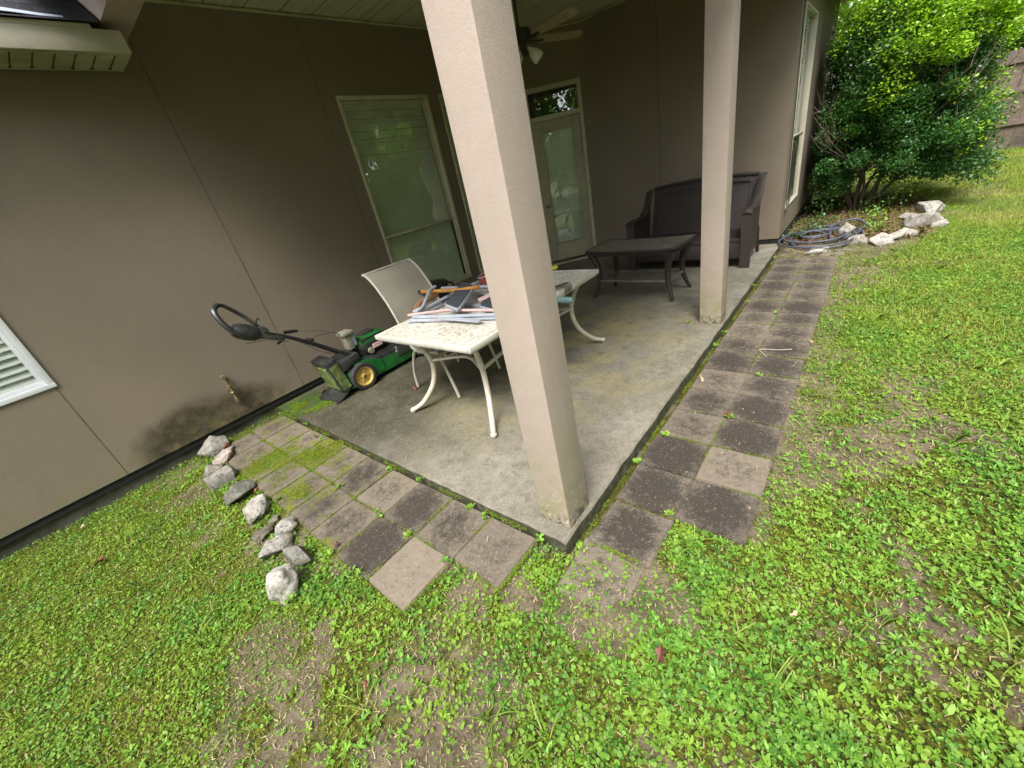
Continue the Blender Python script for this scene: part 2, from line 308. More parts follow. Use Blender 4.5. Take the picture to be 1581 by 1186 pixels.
# ------------------------------------------------------------------ mesh helpers
class MB:
    def __init__(s): s.v = []; s.f = []; s.sm = []
    def add(s, vs, fs, smooth=False):
        o = len(s.v); s.v += [tuple(v) for v in vs]; s.f += [tuple(i+o for i in f) for f in fs]; s.sm += [smooth]*len(fs); return s
    def box(s, a, b, mat=None, bev=0):
        (x0, y0, z0), (x1, y1, z1) = a, b
        if x1 < x0: x0, x1 = x1, x0
        if y1 < y0: y0, y1 = y1, y0
        if z1 < z0: z0, z1 = z1, z0
        if bev:
            bm = bmesh.new(); bmesh.ops.create_cube(bm, size=1)
            for v in bm.verts: v.co = Vector(((x0+x1)/2+v.co.x*(x1-x0), (y0+y1)/2+v.co.y*(y1-y0), (z0+z1)/2+v.co.z*(z1-z0)))
            bmesh.ops.bevel(bm, geom=bm.edges[:], offset=bev, segments=2, profile=.6, affect='EDGES')
            vs = [v.co.copy() for v in bm.verts]; bm.verts.index_update(); fs = [[v.index for v in f.verts] for f in bm.faces]; bm.free()
        else:
            vs = [Vector(c) for c in [(x0, y0, z0), (x1, y0, z0), (x1, y1, z0), (x0, y1, z0), (x0, y0, z1), (x1, y0, z1), (x1, y1, z1), (x0, y1, z1)]]
            fs = [(0, 3, 2, 1), (4, 5, 6, 7), (0, 1, 5, 4), (1, 2, 6, 5), (2, 3, 7, 6), (3, 0, 4, 7)]
        if mat: vs = [mat @ v for v in vs]
        return s.add(vs, fs, bool(bev))
    def tube(s, pts, r, seg=10, closed=False, flat=1., cap=True, up=None):
        P = [Vector(p) for p in pts]; n = len(P); rs = r if isinstance(r, (list, tuple)) else [r]*n
        T = []
        for i in range(n):
            a = P[(i-1) % n] if (closed or i > 0) else P[i]; b = P[(i+1) % n] if (closed or i < n-1) else P[i]
            T.append((b-a).normalized())
        u = Vector(up) if up else (Vector((0, 0, 1)) if abs(T[0].z) < .9 else Vector((1, 0, 0)))
        N = (u-T[0]*u.dot(T[0])).normalized(); vs = []
        for i in range(n):
            N = (N-T[i]*N.dot(T[i])).normalized(); Bn = T[i].cross(N)
            for k in range(seg):
                a = 2*math.pi*k/seg; vs.append(P[i]+(N*math.cos(a)*flat+Bn*math.sin(a))*rs[i])
        fs = []
        for i in range(n if closed else n-1):
            j = (i+1) % n
            for k in range(seg):
                l = (k+1) % seg; fs.append((i*seg+k, i*seg+l, j*seg+l, j*seg+k))
        if cap and not closed: fs += [tuple(range(seg))[::-1], tuple((n-1)*seg+k for k in range(seg))]
        return s.add(vs, fs, True)
    def lathe(s, prof, c=(0, 0, 0), mat=None, seg=28):
        vs = []; fs = []
        for r, z in prof:
            for k in range(seg):
                a = 2*math.pi*k/seg; vs.append(Vector((c[0]+r*math.cos(a), c[1]+r*math.sin(a), c[2]+z)))
        for i in range(len(prof)-1):
            for k in range(seg):
                l = (k+1) % seg; fs.append((i*seg+k, i*seg+l, (i+1)*seg+l, (i+1)*seg+k))
        if mat: vs = [mat @ v for v in vs]
        return s.add(vs, fs, True)
    def quad(s, *p): return s.add(p, [tuple(range(len(p)))])
    def prism(s, poly, axis, a, b):
        """poly of 2D points in the plane normal to axis, extruded from a to b"""
        def mk(p, t): return {'x': (t, p[0], p[1]), 'y': (p[0], t, p[1]), 'z': (p[0], p[1], t)}[axis]
        n = len(poly); vs = [mk(p, a) for p in poly]+[mk(p, b) for p in poly]
        return s.add(vs, [tuple(range(n))[::-1], tuple(range(n, 2*n))]+[(i, (i+1) % n, n+(i+1) % n, n+i) for i in range(n)])
    def sheet(s, grid, thick=0, smooth=True):
        """grid[i][j] points; optional thickness along normal"""
        n, k = len(grid), len(grid[0]); G = [[Vector(p) for p in r] for r in grid]
        def face(off, rev):
            vs = []
            for i in range(n):
                for j in range(k):
                    du = G[min(i+1, n-1)][j]-G[max(i-1, 0)][j]; dv = G[i][min(j+1, k-1)]-G[i][max(j-1, 0)]
                    vs.append(G[i][j]+du.cross(dv).normalized()*off)
            fs = [(i*k+j, (i+1)*k+j, (i+1)*k+j+1, i*k+j+1) for i in range(n-1) for j in range(k-1)]
            return vs, ([f[::-1] for f in fs] if rev else fs)
        a, fa = face(thick/2, False)
        if not thick: return s.add(a, fa, smooth)
        b, fb = face(-thick/2, True); o = len(a); fs = fa+[tuple(i+o for i in f) for f in fb]
        ring = [(0, j) for j in range(k)]+[(i, k-1) for i in range(1, n)]+[(n-1, j) for j in range(k-2, -1, -1)]+[(i, 0) for i in range(n-2, 0, -1)]
        idx = [i*k+j for i, j in ring]
        for q in range(len(idx)): a1, b1 = idx[q], idx[(q+1) % len(idx)]; fs.append((a1, b1, b1+o, a1+o))
        return s.add(a+b, fs, smooth)
    def build(s, name, mat, parent=None, world=True, fix=True):
        me = bpy.data.meshes.new(name)
        off = parent.matrix_world.inverted() if (parent and world) else None
        vs = [tuple(off @ Vector(v)) for v in s.v] if off else s.v
        me.from_pydata(vs, [], s.f); me.polygons.foreach_set('use_smooth', s.sm)
        if fix:
            bm = bmesh.new(); bm.from_mesh(me); bmesh.ops.recalc_face_normals(bm, faces=bm.faces); bm.to_mesh(me); bm.free()
        me.materials.append(M[mat] if isinstance(mat, str) else mat)
        if any(s.sm):
            try: me.set_sharp_from_angle(angle=R(38))
            except Exception: pass
        o = bpy.data.objects.new(name, me); COL.objects.link(o)
        if parent: o.parent = parent
        return o
def tag(o, label, cat, group=None):
    o['label'] = label; o['category'] = cat
    if group: o['group'] = group
    return o
def thing(name, label, cat, loc=(0, 0, 0), rotz=0, group=None):
    o = bpy.data.objects.new(name, None); COL.objects.link(o); o.empty_display_size = .1
    o.location = loc; o.rotation_euler = (0, 0, rotz); o.matrix_world = Matrix.Translation(loc) @ Matrix.Rotation(rotz, 4, 'Z')
    return tag(o, label, cat, group)
def struct(o): o['kind'] = 'structure'; return o
def bez(p, n=8):
    """Catmull-Rom through points"""
    P = [Vector(q) for q in p]; P = [2*P[0]-P[1]]+P+[2*P[-1]-P[-2]]; out = []
    for i in range(1, len(P)-2):
        for k in range(n):
            t = k/n; a, b, c, d_ = P[i-1], P[i], P[i+1], P[i+2]
            out.append(.5*((2*b)+(-a+c)*t+(2*a-5*b+4*c-d_)*t*t+(-a+3*b-3*c+d_)*t**3))
    out.append(P[-2]); return out
def raw_mesh(name, V, F, k, mat):
    """V (n,3), F (m,k) constant face size"""
    me = bpy.data.meshes.new(name); me.vertices.add(len(V)); me.vertices.foreach_set('co', V.astype(np.float32).ravel())
    me.loops.add(len(F)*k); me.loops.foreach_set('vertex_index', F.astype(np.int32).ravel())
    me.polygons.add(len(F)); me.polygons.foreach_set('loop_start', (np.arange(len(F))*k).astype(np.int32))
    me.update(calc_edges=True); me.materials.append(M[mat]); o = bpy.data.objects.new(name, me); COL.objects.link(o); return o
# value noise
HT = rng.random((512, 512))
def vn(x, y):
    xi = np.floor(x).astype(int); yi = np.floor(y).astype(int); fx = x-xi; fy = y-yi; fx = fx*fx*(3-2*fx); fy = fy*fy*(3-2*fy)
    h = lambda a, b: HT[a % 512, b % 512]
    return (h(xi, yi)*(1-fx)+h(xi+1, yi)*fx)*(1-fy)+(h(xi, yi+1)*(1-fx)+h(xi+1, yi+1)*fx)*fy
def fbm(x, y, sc, oc=4):
    r = 0; a = .5; t = 0
    for i in range(oc): r = r+a*vn(x*sc+17.3*i+40, y*sc+9.1*i+40); t += a; a *= .55; sc *= 2.1
    return r/t
def sstep(a, b, v): t = np.clip((v-a)/(b-a), 0, 1); return t*t*(3-2*t)

# ------------------------------------------------------------------ ground
W = 3.40; BX = 5.63; SZ = .035
PX, PY, PT = .397, -.05, .305      # right-hand path
LX, LY, LT = -.02, .156, .3075     # left-hand patch
def in_path(x, y):
    a = (x > .09) & (x < 5.0) & (y < PY+.06) & (y > PY-.61) & ((x > .40) | (y > PY-.31))
    b = (x < 0) & (x > LX-.615) & (y > LY) & (y < 3.3) & ((x > LX-.31) | (y > LY+.307))
    return a | b
def under_house(x, y):
    return ((x > -.005) & (x < BX+.1) & (y > -.005)) | (y > W-.01) | ((x > BX) & (y > .03))
xs = np.unique(np.concatenate([np.linspace(-600, -14, 10), np.linspace(-14, -4, 34), np.arange(-4, 7, .05), np.linspace(7, 16, 60), np.linspace(16, 60, 25), np.linspace(60, 900, 10)]))
ys = np.unique(np.concatenate([np.linspace(-600, -20, 10), np.linspace(-20, -4.5, 50), np.arange(-4.5, 3.6, .05), np.linspace(3.6, 20, 16), np.linspace(20, 700, 10)]))
GX, GY = np.meshgrid(xs, ys, indexing='ij')
def gz(x, y):
    z = -.030+(fbm(x, y, 3, 4)-.5)*.035
    p = in_path(x, y); z = np.where(p, -.011+(fbm(x, y, 9, 3)-.5)*.006, z)
    bed = sstep(1.5, .8, np.hypot((x-6.6)/1.6, (y+.75)/.95)); z = z+bed*.03*(~p)
    return np.where(under_house(x, y), -.06, z)
def cover(x, y):
    """how green the ground is, 0 bare soil .. 1 thick"""
    n = fbm(x, y, 1.7, 5); n2 = fbm(x+31, y-7, 5.5, 3)
    c = sstep(.37, .56, n*.42+n2*.38+fbm(x-9, y+3, 13, 2)*.2)
    left = sstep(-.8, -1.4, x)*sstep(.1, 1.0, y); c = np.maximum(c, left*(.72+.28*sstep(.38, .5, n2)))
    # trodden bare ground in front of the corner column and beside the path
    for bx, by, br, s in [(-.1, -.35, .28, .8), (-.75, .1, .35, .55), (.55, -1.25, .25, .5), (-1.1, .9, .22, .5), (.1, -1.3, .4, .3), (-.35, -.85, .35, .45), (1.3, -1.0, .25, .5)]:
        c = c*(1-s*sstep(1.1, .5, np.hypot((x-bx)/br, (y-by)/br/1.3)))
    edge = sstep(.18, .0, np.abs(y+.74))*(x > .4)*(x < 5.2); c = c*(1-.7*edge)
    for bx, by, br in [(-.25, -.62, .22), (.55, -.92, .28), (-.15, -1.1, .38), (.8, -1.5, .5), (-1.15, 1.35, .3), (.22, -.5, .1)]:
        c = np.maximum(c, .97*sstep(1.15, .6, np.hypot((x-bx)/br, (y-by)/br)+(n2-.5)*.8))
    far = sstep(1.2, 2.6, x)*sstep(-.85, -1.15, y); c = np.maximum(c, far*(.5+.5*sstep(.34, .46, n)))
    bed = sstep(1.25, .95, np.hypot((x-6.9)/2.0, (y+.55)/.95)); c = c*(1-.93*bed)
    thin = sstep(1.2, .6, np.hypot((x-7.6)/1.6, (y+2.0)/.5)); c = c*(1-.6*thin)
    return c
GZ = gz(GX, GY); V = np.stack([GX, GY, GZ], -1).reshape(-1, 3); nx, ny = len(xs), len(ys)
I = np.arange(nx*ny).reshape(nx, ny); F = np.stack([I[:-1, :-1], I[1:, :-1], I[1:, 1:], I[:-1, 1:]], -1).reshape(-1, 4)
g = raw_mesh('ground', V, F, 4, 'ground'); g.data.polygons.foreach_set('use_smooth', [True]*len(F)); struct(g)
a = g.data.attributes.new('cover', 'FLOAT', 'POINT'); a.data.foreach_set('value', cover(GX, GY).ravel().astype(np.float32))

# ------------------------------------------------------------------ patio slab
me = MB(); n = 60
bm_pts = [(0, 0), (BX-.005, 0), (BX-.005, W-.005), (0, W-.005)]
rr = random.Random(3)
def jag(x): return .010*vn(np.array(x*9.), np.array(3.3))+.006*vn(np.array(x*31.), np.array(8.3))
front = [(i/90*(BX-.005), float(jag(i/90*5))) for i in range(91)]
left = [(float(jag(9+i/60*3)), W-.005-i/60*(W-.01)) for i in range(61)]
edge = front+[(BX-.005, W-.005)]+left[:-1]; inner = []
top = [(x, y, SZ) for x, y in edge]; cx, cy = 2.8, 1.7
ch = [(x+(.008 if x < 1e-1 and y > .03 else 0), y+(.008 if y < .03 else 0), SZ) for x, y in edge]
lo1 = [(x, y, SZ-.009) for x, y in edge]; lo2 = [(x, y, -.12) for x, y in edge]
k = len(edge)
me.add(ch+lo1+lo2, [tuple(range(k))]+[(i, (i+1) % k, k+(i+1) % k, k+i) for i in range(k)]+[(k+i, k+(i+1) % k, 2*k+(i+1) % k, 2*k+i) for i in range(k)])
slab = me.build('patio_slab', 'slab'); struct(slab)

# ------------------------------------------------------------------ pavers: every one its own object
pav_meshes = []
for v in range(5):
    bm = bmesh.new(); bmesh.ops.create_cube(bm, size=1); s = .1505
    for q in bm.verts: q.co = Vector((q.co.x*2*s, q.co.y*2*s, q.co.z*.045))
    for q in bm.verts: q.co += Vector((random.uniform(-.003, .003), random.uniform(-.003, .003), 0))
    bmesh.ops.bevel(bm, geom=bm.edges[:], offset=.006, segments=2, affect='EDGES')
    bmesh.ops.subdivide_edges(bm, edges=[e for e in bm.edges if e.calc_length() > .1], cuts=9, use_grid_fill=True)
    for q in bm.verts:
        q.co += Vector((vn(np.array(q.co.y*60+v*9), np.array(q.co.z*50.))-.5, vn(np.array(q.co.x*60+v*7), np.array(q.co.z*50+4.))-.5, (vn(np.array(q.co.x*40+v), np.array(q.co.y*40.))-.5)*.6))*.0035
    bmesh.ops.recalc_face_normals(bm, faces=bm.faces)
    mm = bpy.data.meshes.new('paver'); bm.to_mesh(mm); bm.free(); mm.materials.append(M['paver']); pav_meshes.append(mm)
ORD = ['first', 'second', 'third', 'fourth', 'fifth', 'sixth', 'seventh', 'eighth', 'ninth', 'tenth', 'eleventh', 'twelfth', 'thirteenth', 'fourteenth', 'fifteenth', 'sixteenth', 'seventeenth']
npv = 0
def paver(x, y, dark, warm, moss, label, grp, dz=0, rot=0, tilt=(0, 0)):
    global npv
    o = bpy.data.objects.new('paver', pav_meshes[npv % 5]); COL.objects.link(o); npv += 1
    o.location = (x+random.uniform(-.003, .003), y+random.uniform(-.003, .003), -.0225+dz)
    o.rotation_euler = (tilt[0]+random.uniform(-.008, .008), tilt[1]+random.uniform(-.008, .008), rot+random.uniform(-.012, .012))
    o['dark'] = float(dark); o['warm'] = float(warm); o['moss'] = float(moss)
    tag(o, label, 'paver', grp); return o
def tone(d, w, mo):
    if mo > .6: return 'moss covered'
    if d > .85: return 'nearly black mildewed'
    if d > .55: return 'dark stained'
    if w > .6: return 'clean tan'
    return 'grey brown'
GA = 'pavers of the long path beside the patio'; GL = 'pavers of the short patch left of the patio'
dA = [.75, .85, 1.05, .4, .6, .35, .8, .55, .4, .45, .65, .5, .7, .55, .6, .55, .5]
wA = [.4, .3, .1, .4, .3, .5, .2, .3, .7, .5, .3, .4, .3, .3, .4, .5, .5]
for i in range(16):
    d_, w_ = dA[i], wA[i]
    paver(PX+PT*(i-1)+PT/2, PY-PT/2, d_, w_, .05 if i not in (0, 1) else .15, f'{tone(d_, w_, 0)} paver in path row touching the slab, {ORD[i]} counted from the corner column', GA, dz=-.004 if i == 0 else 0)
dB = [.85, .25, .9, .85, .6, .75, .7, .55, .6, .8, .5, .5, .55, .6, .45]
wB = [.1, .75, .2, .2, .4, .3, .3, .5, .3, .2, .5, .4, .3, .4, .6]
for i in range(15):
    paver(PX+PT*i+PT/2, PY-PT*1.5, dB[i], wB[i], .05, f'{tone(dB[i], wB[i], 0)} paver in path row along the lawn, {ORD[i]} counted from the corner column', GA, tilt=(.0, .0))
paver(-.03, -.19, .3, .5, .35, 'half buried pinkish paver sunk in soil at the slab corner', GA, dz=-.0185, rot=.04, tilt=(.02, -.03))
dC = [.25, .5, .75, .3, .6, .35, .3, .3, .25, .35]; wC = [.3, .5, .2, .7, .3, .5, .5, .9, .6, .4]; mC = [.02, .15, .28, .3, .4, .48, .72, .6, .5, .5]
for i in range(10):
    paver(LX-LT/2, LY+LT*i+LT/2, dC[i], wC[i], mC[i], f'{tone(dC[i], wC[i], mC[i])} paver in patch row touching the slab, {ORD[i]} counted from the corner column', GL, dz=.006 if i == 0 else 0)
dD = [0, .06, 1.0, .45, .5, .45, .3, .25, .35, .3]; wD = [0, .95, .1, .4, .3, .3, .4, .6, .5, .4]; mD = [0, .02, .2, .45, .5, .58, .52, .7, .42, .38]
for i in range(1, 10):
    paver(LX-LT*1.5, LY+LT*i+LT/2, dD[i], wD[i], mD[i], f'{tone(dD[i], wD[i], mD[i])} paver in patch row beside the stones, {ORD[i-1]} counted from the lawn end', GL, dz=.004 if i == 1 else 0)

# ------------------------------------------------------------------ the house
H = thing('house', 'brown stucco house wrapped round a covered corner patio with square posts', 'house', (2.5, W, 0))
def wall(p0, p1, z0, z1, holes, out, mat='wall_stucco', thick=.14, name='wall'):
    """vertical wall from p0 to p1 (xy), holes (s0,s1,z0,z1), out = outward unit normal"""
    p0 = Vector((*p0, 0)); p1 = Vector((*p1, 0)); L = (p1-p0).length; u = (p1-p0)/L; nrm = Vector((*out, 0))
    ss = sorted({0, L, *[h[0] for h in holes], *[h[1] for h in holes]}); zz = sorted({z0, z1, *[h[2] for h in holes], *[h[3] for h in holes]})
    b = MB(); P = lambda s, z, dd: p0+u*s+Vector((0, 0, z))-nrm*dd
    for i in range(len(ss)-1):
        for j in range(len(zz)-1):
            sc, zc = (ss[i]+ss[i+1])/2, (zz[j]+zz[j+1])/2
            if any(h[0] < sc < h[1] and h[2] < zc < h[3] for h in holes): continue
            for dd in (0, thick): b.quad(P(ss[i], zz[j], dd), P(ss[i+1], zz[j], dd), P(ss[i+1], zz[j+1], dd), P(ss[i], zz[j+1], dd))
    for s0, s1, a0, a1 in holes+[(0, L, z0, z1)]:
        c = [(s0, a0), (s1, a0), (s1, a1), (s0, a1)]
        for q in range(4): b.quad(P(*c[q], 0), P(*c[(q+1) % 4], 0), P(*c[(q+1) % 4], thick), P(*c[q], thick))
    return b.build(name, mat, H, fix=False)
S2 = 2**.5
# openings
WX0 = -7.0; CX = 4.89
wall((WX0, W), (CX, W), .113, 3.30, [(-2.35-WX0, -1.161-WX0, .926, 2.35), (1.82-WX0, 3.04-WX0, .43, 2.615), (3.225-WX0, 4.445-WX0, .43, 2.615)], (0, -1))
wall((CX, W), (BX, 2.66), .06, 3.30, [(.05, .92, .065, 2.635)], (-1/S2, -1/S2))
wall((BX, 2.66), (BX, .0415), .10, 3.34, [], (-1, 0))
wall((BX+.0015, .04), (9.55, .04), .10, 3.0, [(5.90-BX, 6.95-BX, .43, 2.605), (8.75-BX, 9.45-BX, .43, 2.605)], (0, -1))
MB().box((9.41, .18, .1), (9.55, 9, 3)).build('wall', 'wall_stucco', H)
MB().box((WX0, 8.86, .1), (9.41, 9, 3.3)).build('wall', 'wall_stucco', H)
MB().box((WX0, W+.14, .1), (WX0+.14, 8.86, 3.3)).build('wall', 'wall_stucco', H)
# foundation below the stucco, set back so a dark gap shows
b = MB(); b.box((WX0, W+.035, -.3), (BX, W+.13, .112)); b.build('foundation', 'foundation', H)
b = MB(); b.box((WX0, W+.012, .055), (CX-.03, W+.034, .1125)); b.build('flashing_and_glare', 'dark_gap', H)
b = MB(); b.box((BX+.012, .05, -.2), (9.5, .15, .099)); b.box((BX+.012, .155, -.2), (BX+.06, 2.6, .099)); b.build('foundation', 'dark_gap', H)
b = MB(); b.box((0, 0, -.1), (.9, .1, .064), Matrix.Translation((CX, W+.02, 0)) @ Matrix.Rotation(-math.pi/4, 4, 'Z')); b.build('door_step', 'dark_gap', H)
# panel seams
b = MB()
for x, z0, z1 in [(-1.176, .113, .926), (.327, .113, 3.2), (1.66, .113, 3.2)]: b.box((x-.0022, W-.0012, z0), (x+.0022, W+.01, z1))
b.build('panel_seam', 'seam', H)
b = MB(); b.box((BX-.0015, 1.62, .1), (BX+.01, 1.626, 3.3)); b.build('panel_seam', 'seam', H)

def window(p0, p1, z0, z1, zm, out, trim, fw=.036, slat=.042, pitch=.038, ang=70):
    p0 = Vector((*p0, 0)); p1 = Vector((*p1, 0)); L = (p1-p0).length; u = (p1-p0)/L; nrm = Vector((*out, 0))
    Mx = Matrix((u, nrm, Vector((0, 0, 1)))).transposed().to_4x4(); Mx.translation = p0   # local x along wall, y outwards
    fr = MB(); o = .012; i_ = -.06
    for a, c in [((0, i_, z0), (L, o, z0+fw)), ((0, i_, z1-fw), (L, o, z1)), ((0, i_, z0+fw), (fw, o, z1-fw)), ((L-fw, i_, z0+fw), (L, o, z1-fw))]: fr.box(a, c, Mx, .004)
    F = fr.build('window', trim, H)
    sa = MB(); f2 = .026 if fw > .03 else .014; i2 = fw+.002
    def ring(za, zb, y0, y1):
        for a, c in [((i2, y0, za), (L-i2, y1, za+f2)), ((i2, y0, zb-f2), (L-i2, y1, zb)), ((i2, y0, za+f2), (i2+f2, y1, zb-f2)), ((L-i2-f2, y0, za+f2), (L-i2, y1, zb-f2))]: sa.box(a, c, Mx, .003)
    if zm:
        ring(z0+fw+.002, zm+.02, -.035, -.005); ring(zm-.018, z1-fw-.002, -.058, -.038)
    else: ring(z0+fw+.002, z1-fw-.002, -.04, -.01)
    s_ = sa.build('sash', trim, H); s_.parent = F; s_.matrix_parent_inverse = Matrix(); s_.location = -F.location
    def sub(mb, nm, mat):
        q = mb.build(nm, mat, H); q.parent = F; return q
    if zm:
        sub(MB().quad(*[Mx @ Vector(q) for q in [(i2+f2, -.02, z0+fw+f2), (L-i2-f2, -.02, z0+fw+f2), (L-i2-f2, -.02, zm-.015), (i2+f2, -.02, zm-.015)]]), 'pane', 'glass')
        sub(MB().quad(*[Mx @ Vector(q) for q in [(i2+f2, -.048, zm+.017), (L-i2-f2, -.048, zm+.017), (L-i2-f2, -.048, z1-fw-f2), (i2+f2, -.048, z1-fw-f2)]]), 'pane', 'glass')
    else: sub(MB().quad(*[Mx @ Vector(q) for q in [(i2+f2, -.025, z0+fw+f2), (L-i2-f2, -.025, z0+fw+f2), (L-i2-f2, -.025, z1-fw-f2), (i2+f2, -.025, z1-fw-f2)]]), 'pane', 'glass')
    bl = MB(); z = z0+fw; ca, sa_ = math.cos(R(ang)), math.sin(R(ang))
    while z < z1-fw-.04:
        j = random.uniform(-.002, .002); y0 = -.082
        A = [(.055, y0-slat/2*ca, z+slat/2*sa_*1+j), (L-.055, y0-slat/2*ca, z+slat/2*sa_+j), (L-.055, y0+slat/2*ca, z-slat/2*sa_+j), (.055, y0+slat/2*ca, z-slat/2*sa_+j)]
        bl.quad(*[Mx @ Vector(q) for q in A]); z += pitch
    bl.box((.05, -.13, z1-fw-.05), (L-.05, -.075, z1-fw), Mx)
    sub(bl, 'blinds', 'blind_white' if trim in ('white_trim', 'vinyl') else 'blind')
    bk = MB(); bk.box((-.02, -.24, z0-.02), (L+.02, -.15, z1+.02), Mx); sub(bk, 'shade_backing', 'dark_void')
    return F
window((1.82, W), (3.04, W), .43, 2.615, 1.235, (0, -1), 'window_trim')
window((3.225, W), (4.445, W), .43, 2.615, .60, (0, -1), 'window_trim')
window((-2.35, W), (-1.161, W), .926, 2.35, None, (0, -1), 'white_trim', slat=.062, pitch=.050, ang=58)
window((5.90, .04), (6.95, .04), .43, 2.605, 1.27, (0, -1), 'vinyl', fw=.018)
window((8.75, .04), (9.45, .04), .43, 2.605, 1.27, (0, -1), 'vinyl', fw=.018)
b = MB(); b.box((5.935, .075, .47), (6.915, .085, 1.26)); q = b.build('inner_board', 'door_paint', H)
# the glazed door with its transom
Md = Matrix.Translation((CX, W, 0)) @ Matrix.Rotation(-math.pi/4, 4, 'Z')      # local x along the wall, -y outwards
def dbox(mb, a, c, bev=.004): return mb.box(a, c, Md, bev)
s0, s1 = .05, .92
f = MB(); dbox(f, (s0, -.02, .07), (s0+.055, .10, 2.635)); dbox(f, (s1-.055, -.02, .07), (s1, .10, 2.635)); dbox(f, (s0+.055, -.02, 2.575), (s1-.055, .10, 2.635)); dbox(f, (s0+.055, -.018, 2.20), (s1-.055, .10, 2.265))
DF = f.build('door_frame', 'window_trim', H)
def sub(mb, nm, mat, par):
    q = mb.build(nm, mat, H); q.parent = par; return q
sub(MB().quad(*[Md @ Vector(q) for q in [(s0+.055, .03, 2.265), (s1-.055, .03, 2.265), (s1-.055, .03, 2.575), (s0+.055, .03, 2.575)]]), 'transom_pane', 'glass', DF)
f = MB(); a0, a1 = s0+.058, s1-.058; g0, g1, h0, h1 = a0+.12, a1-.12, .36, 2.06
dbox(f, (a0, .0, .10), (g0, .045, 2.195)); dbox(f, (g1, .0, .10), (a1, .045, 2.195)); dbox(f, (g0, .0, .10), (g1, .045, h0)); dbox(f, (g0, .0, h1), (g1, .045, 2.195))
for a, c in [((g0, -.008, h0), (g0+.02, 0.002, h1)), ((g1-.02, -.008, h0), (g1, .002, h1)), ((g0+.02, -.008, h0), (g1-.02, .002, h0+.02)), ((g0+.02, -.008, h1-.02), (g1-.02, .002, h1))]: dbox(f, a, c, .002)
D = f.build('door', 'door_paint', H)
sub(MB().quad(*[Md @ Vector(q) for q in [(g0+.02, .01, h0+.02), (g1-.02, .01, h0+.02), (g1-.02, .01, h1-.02), (g0+.02, .01, h1-.02)]]), 'pane', 'glass', D)
bl = MB(); z = h0+.02
while z < h1-.03: bl.quad(*[Md @ Vector(q) for q in [(g0, .035, z), (g1, .035, z), (g1, .028, z+.021), (g0, .028, z+.021)]]); z += .020
sub(bl, 'blinds', 'blind', D)
kn = MB(); kn.lathe([(.0, -.05), (.02, -.05), (.028, -.035), (.022, -.018), (.012, -.012), (.012, 0), (.03, 0.001)], mat=Md @ Matrix.Translation((a0+.06, -.0, 1.0)) @ Matrix.Rotation(-math.pi/2, 4, 'X')); sub(kn, 'handle', 'brass', D)
f = MB(); dbox(f, (s0, -.06, .035), (s1, .06, .068)); f.build('threshold', 'door_paint', H)
f = MB(); dbox(f, (s0-.02, .13, 0), (s1+.02, .16, 2.7), 0); f.build('dark_interior_sheet', 'dark_void', H)  # near-black sheet, the unlit room behind the door put into its colour
# columns and beams
def column(x0, y0, wd):
    c = MB(); c.box((x0, y0, SZ), (x0+wd, y0+wd, 2.95), bev=.006); return c.build('column', 'column_stucco', H)
column(.083, .026, .18); column(2.712, .026, .18)
column(5.0, .026, .0001) if False else None
b = MB(); b.box((.083, .026, 2.952), (BX, .206, 3.22)); b.build('beam', 'column_stucco', H)
b = MB(); b.box((.125, .208, 2.952), (.305, W-.002, 3.22)); b.build('beam', 'column_stucco', H)
b = MB(); b.quad((.30, .2, 3.222), (BX, .2, 3.29), (BX, W, 3.29), (.30, W, 3.222)); b.build('ceiling', 'ceiling', H)
b = MB(); b.tube([(.31, W-.012, 3.205), (CX, W-.012, 3.265)], .012, 6); b.tube([(BX-.012, .2, 3.275), (BX-.012, 2.66, 3.275)], .012, 6); b.tube([(CX, W-.015, 3.265), (BX-.012, 2.66, 3.272)], .012, 6); b.build('crown_trim', 'soffit_vinyl', H)
# eave of the left wing: fascia, vinyl soffit
b = MB(); b.box((WX0-.3, 3.045, 2.782), (.196, 3.065, 2.90), bev=.003); b.box((WX0-.3, 3.043, 2.90), (.05, 3.066, 2.922)); b.build('fascia', 'vinyl', H)
b = MB(); b.box((WX0-.3, 3.067, 2.772), (.18, 3.33, 2.79)); b.box((.182, 3.067, 2.782), (.197, 3.33, 2.9)); b.box((WX0-.3, 3.33, 2.768), (.185, 3.352, 2.785))
so_ = b.build('soffit', 'soffit_vinyl', H)
b = MB()
x = .10
while x > -3: b.box((x, 3.07, 2.7695), (x+.008, 3.325, 2.7725)); b.box((x-.006, 3.30, 2.7665), (x+.012, 3.322, 2.7695)); x -= .098
b2 = b.build('soffit_joint', 'foundation', H); b2.parent = so_
# roofs (dark shingles)
b = MB()
b.quad((WX0-.4, 3.02, 2.925), (.10, 3.02, 2.925), (.10, 6.2, 5.35), (WX0-.4, 6.2, 5.35)); b.quad((WX0-.4, 9.3, 2.95), (.10, 9.3, 2.95), (.10, 6.2, 5.35), (WX0-.4, 6.2, 5.35))
b.quad((WX0+.1, 3.4, 3.3), (WX0+.1, 9, 3.3), (WX0+.1, 6.2, 5.3), (WX0+.1, 6.2, 5.3))
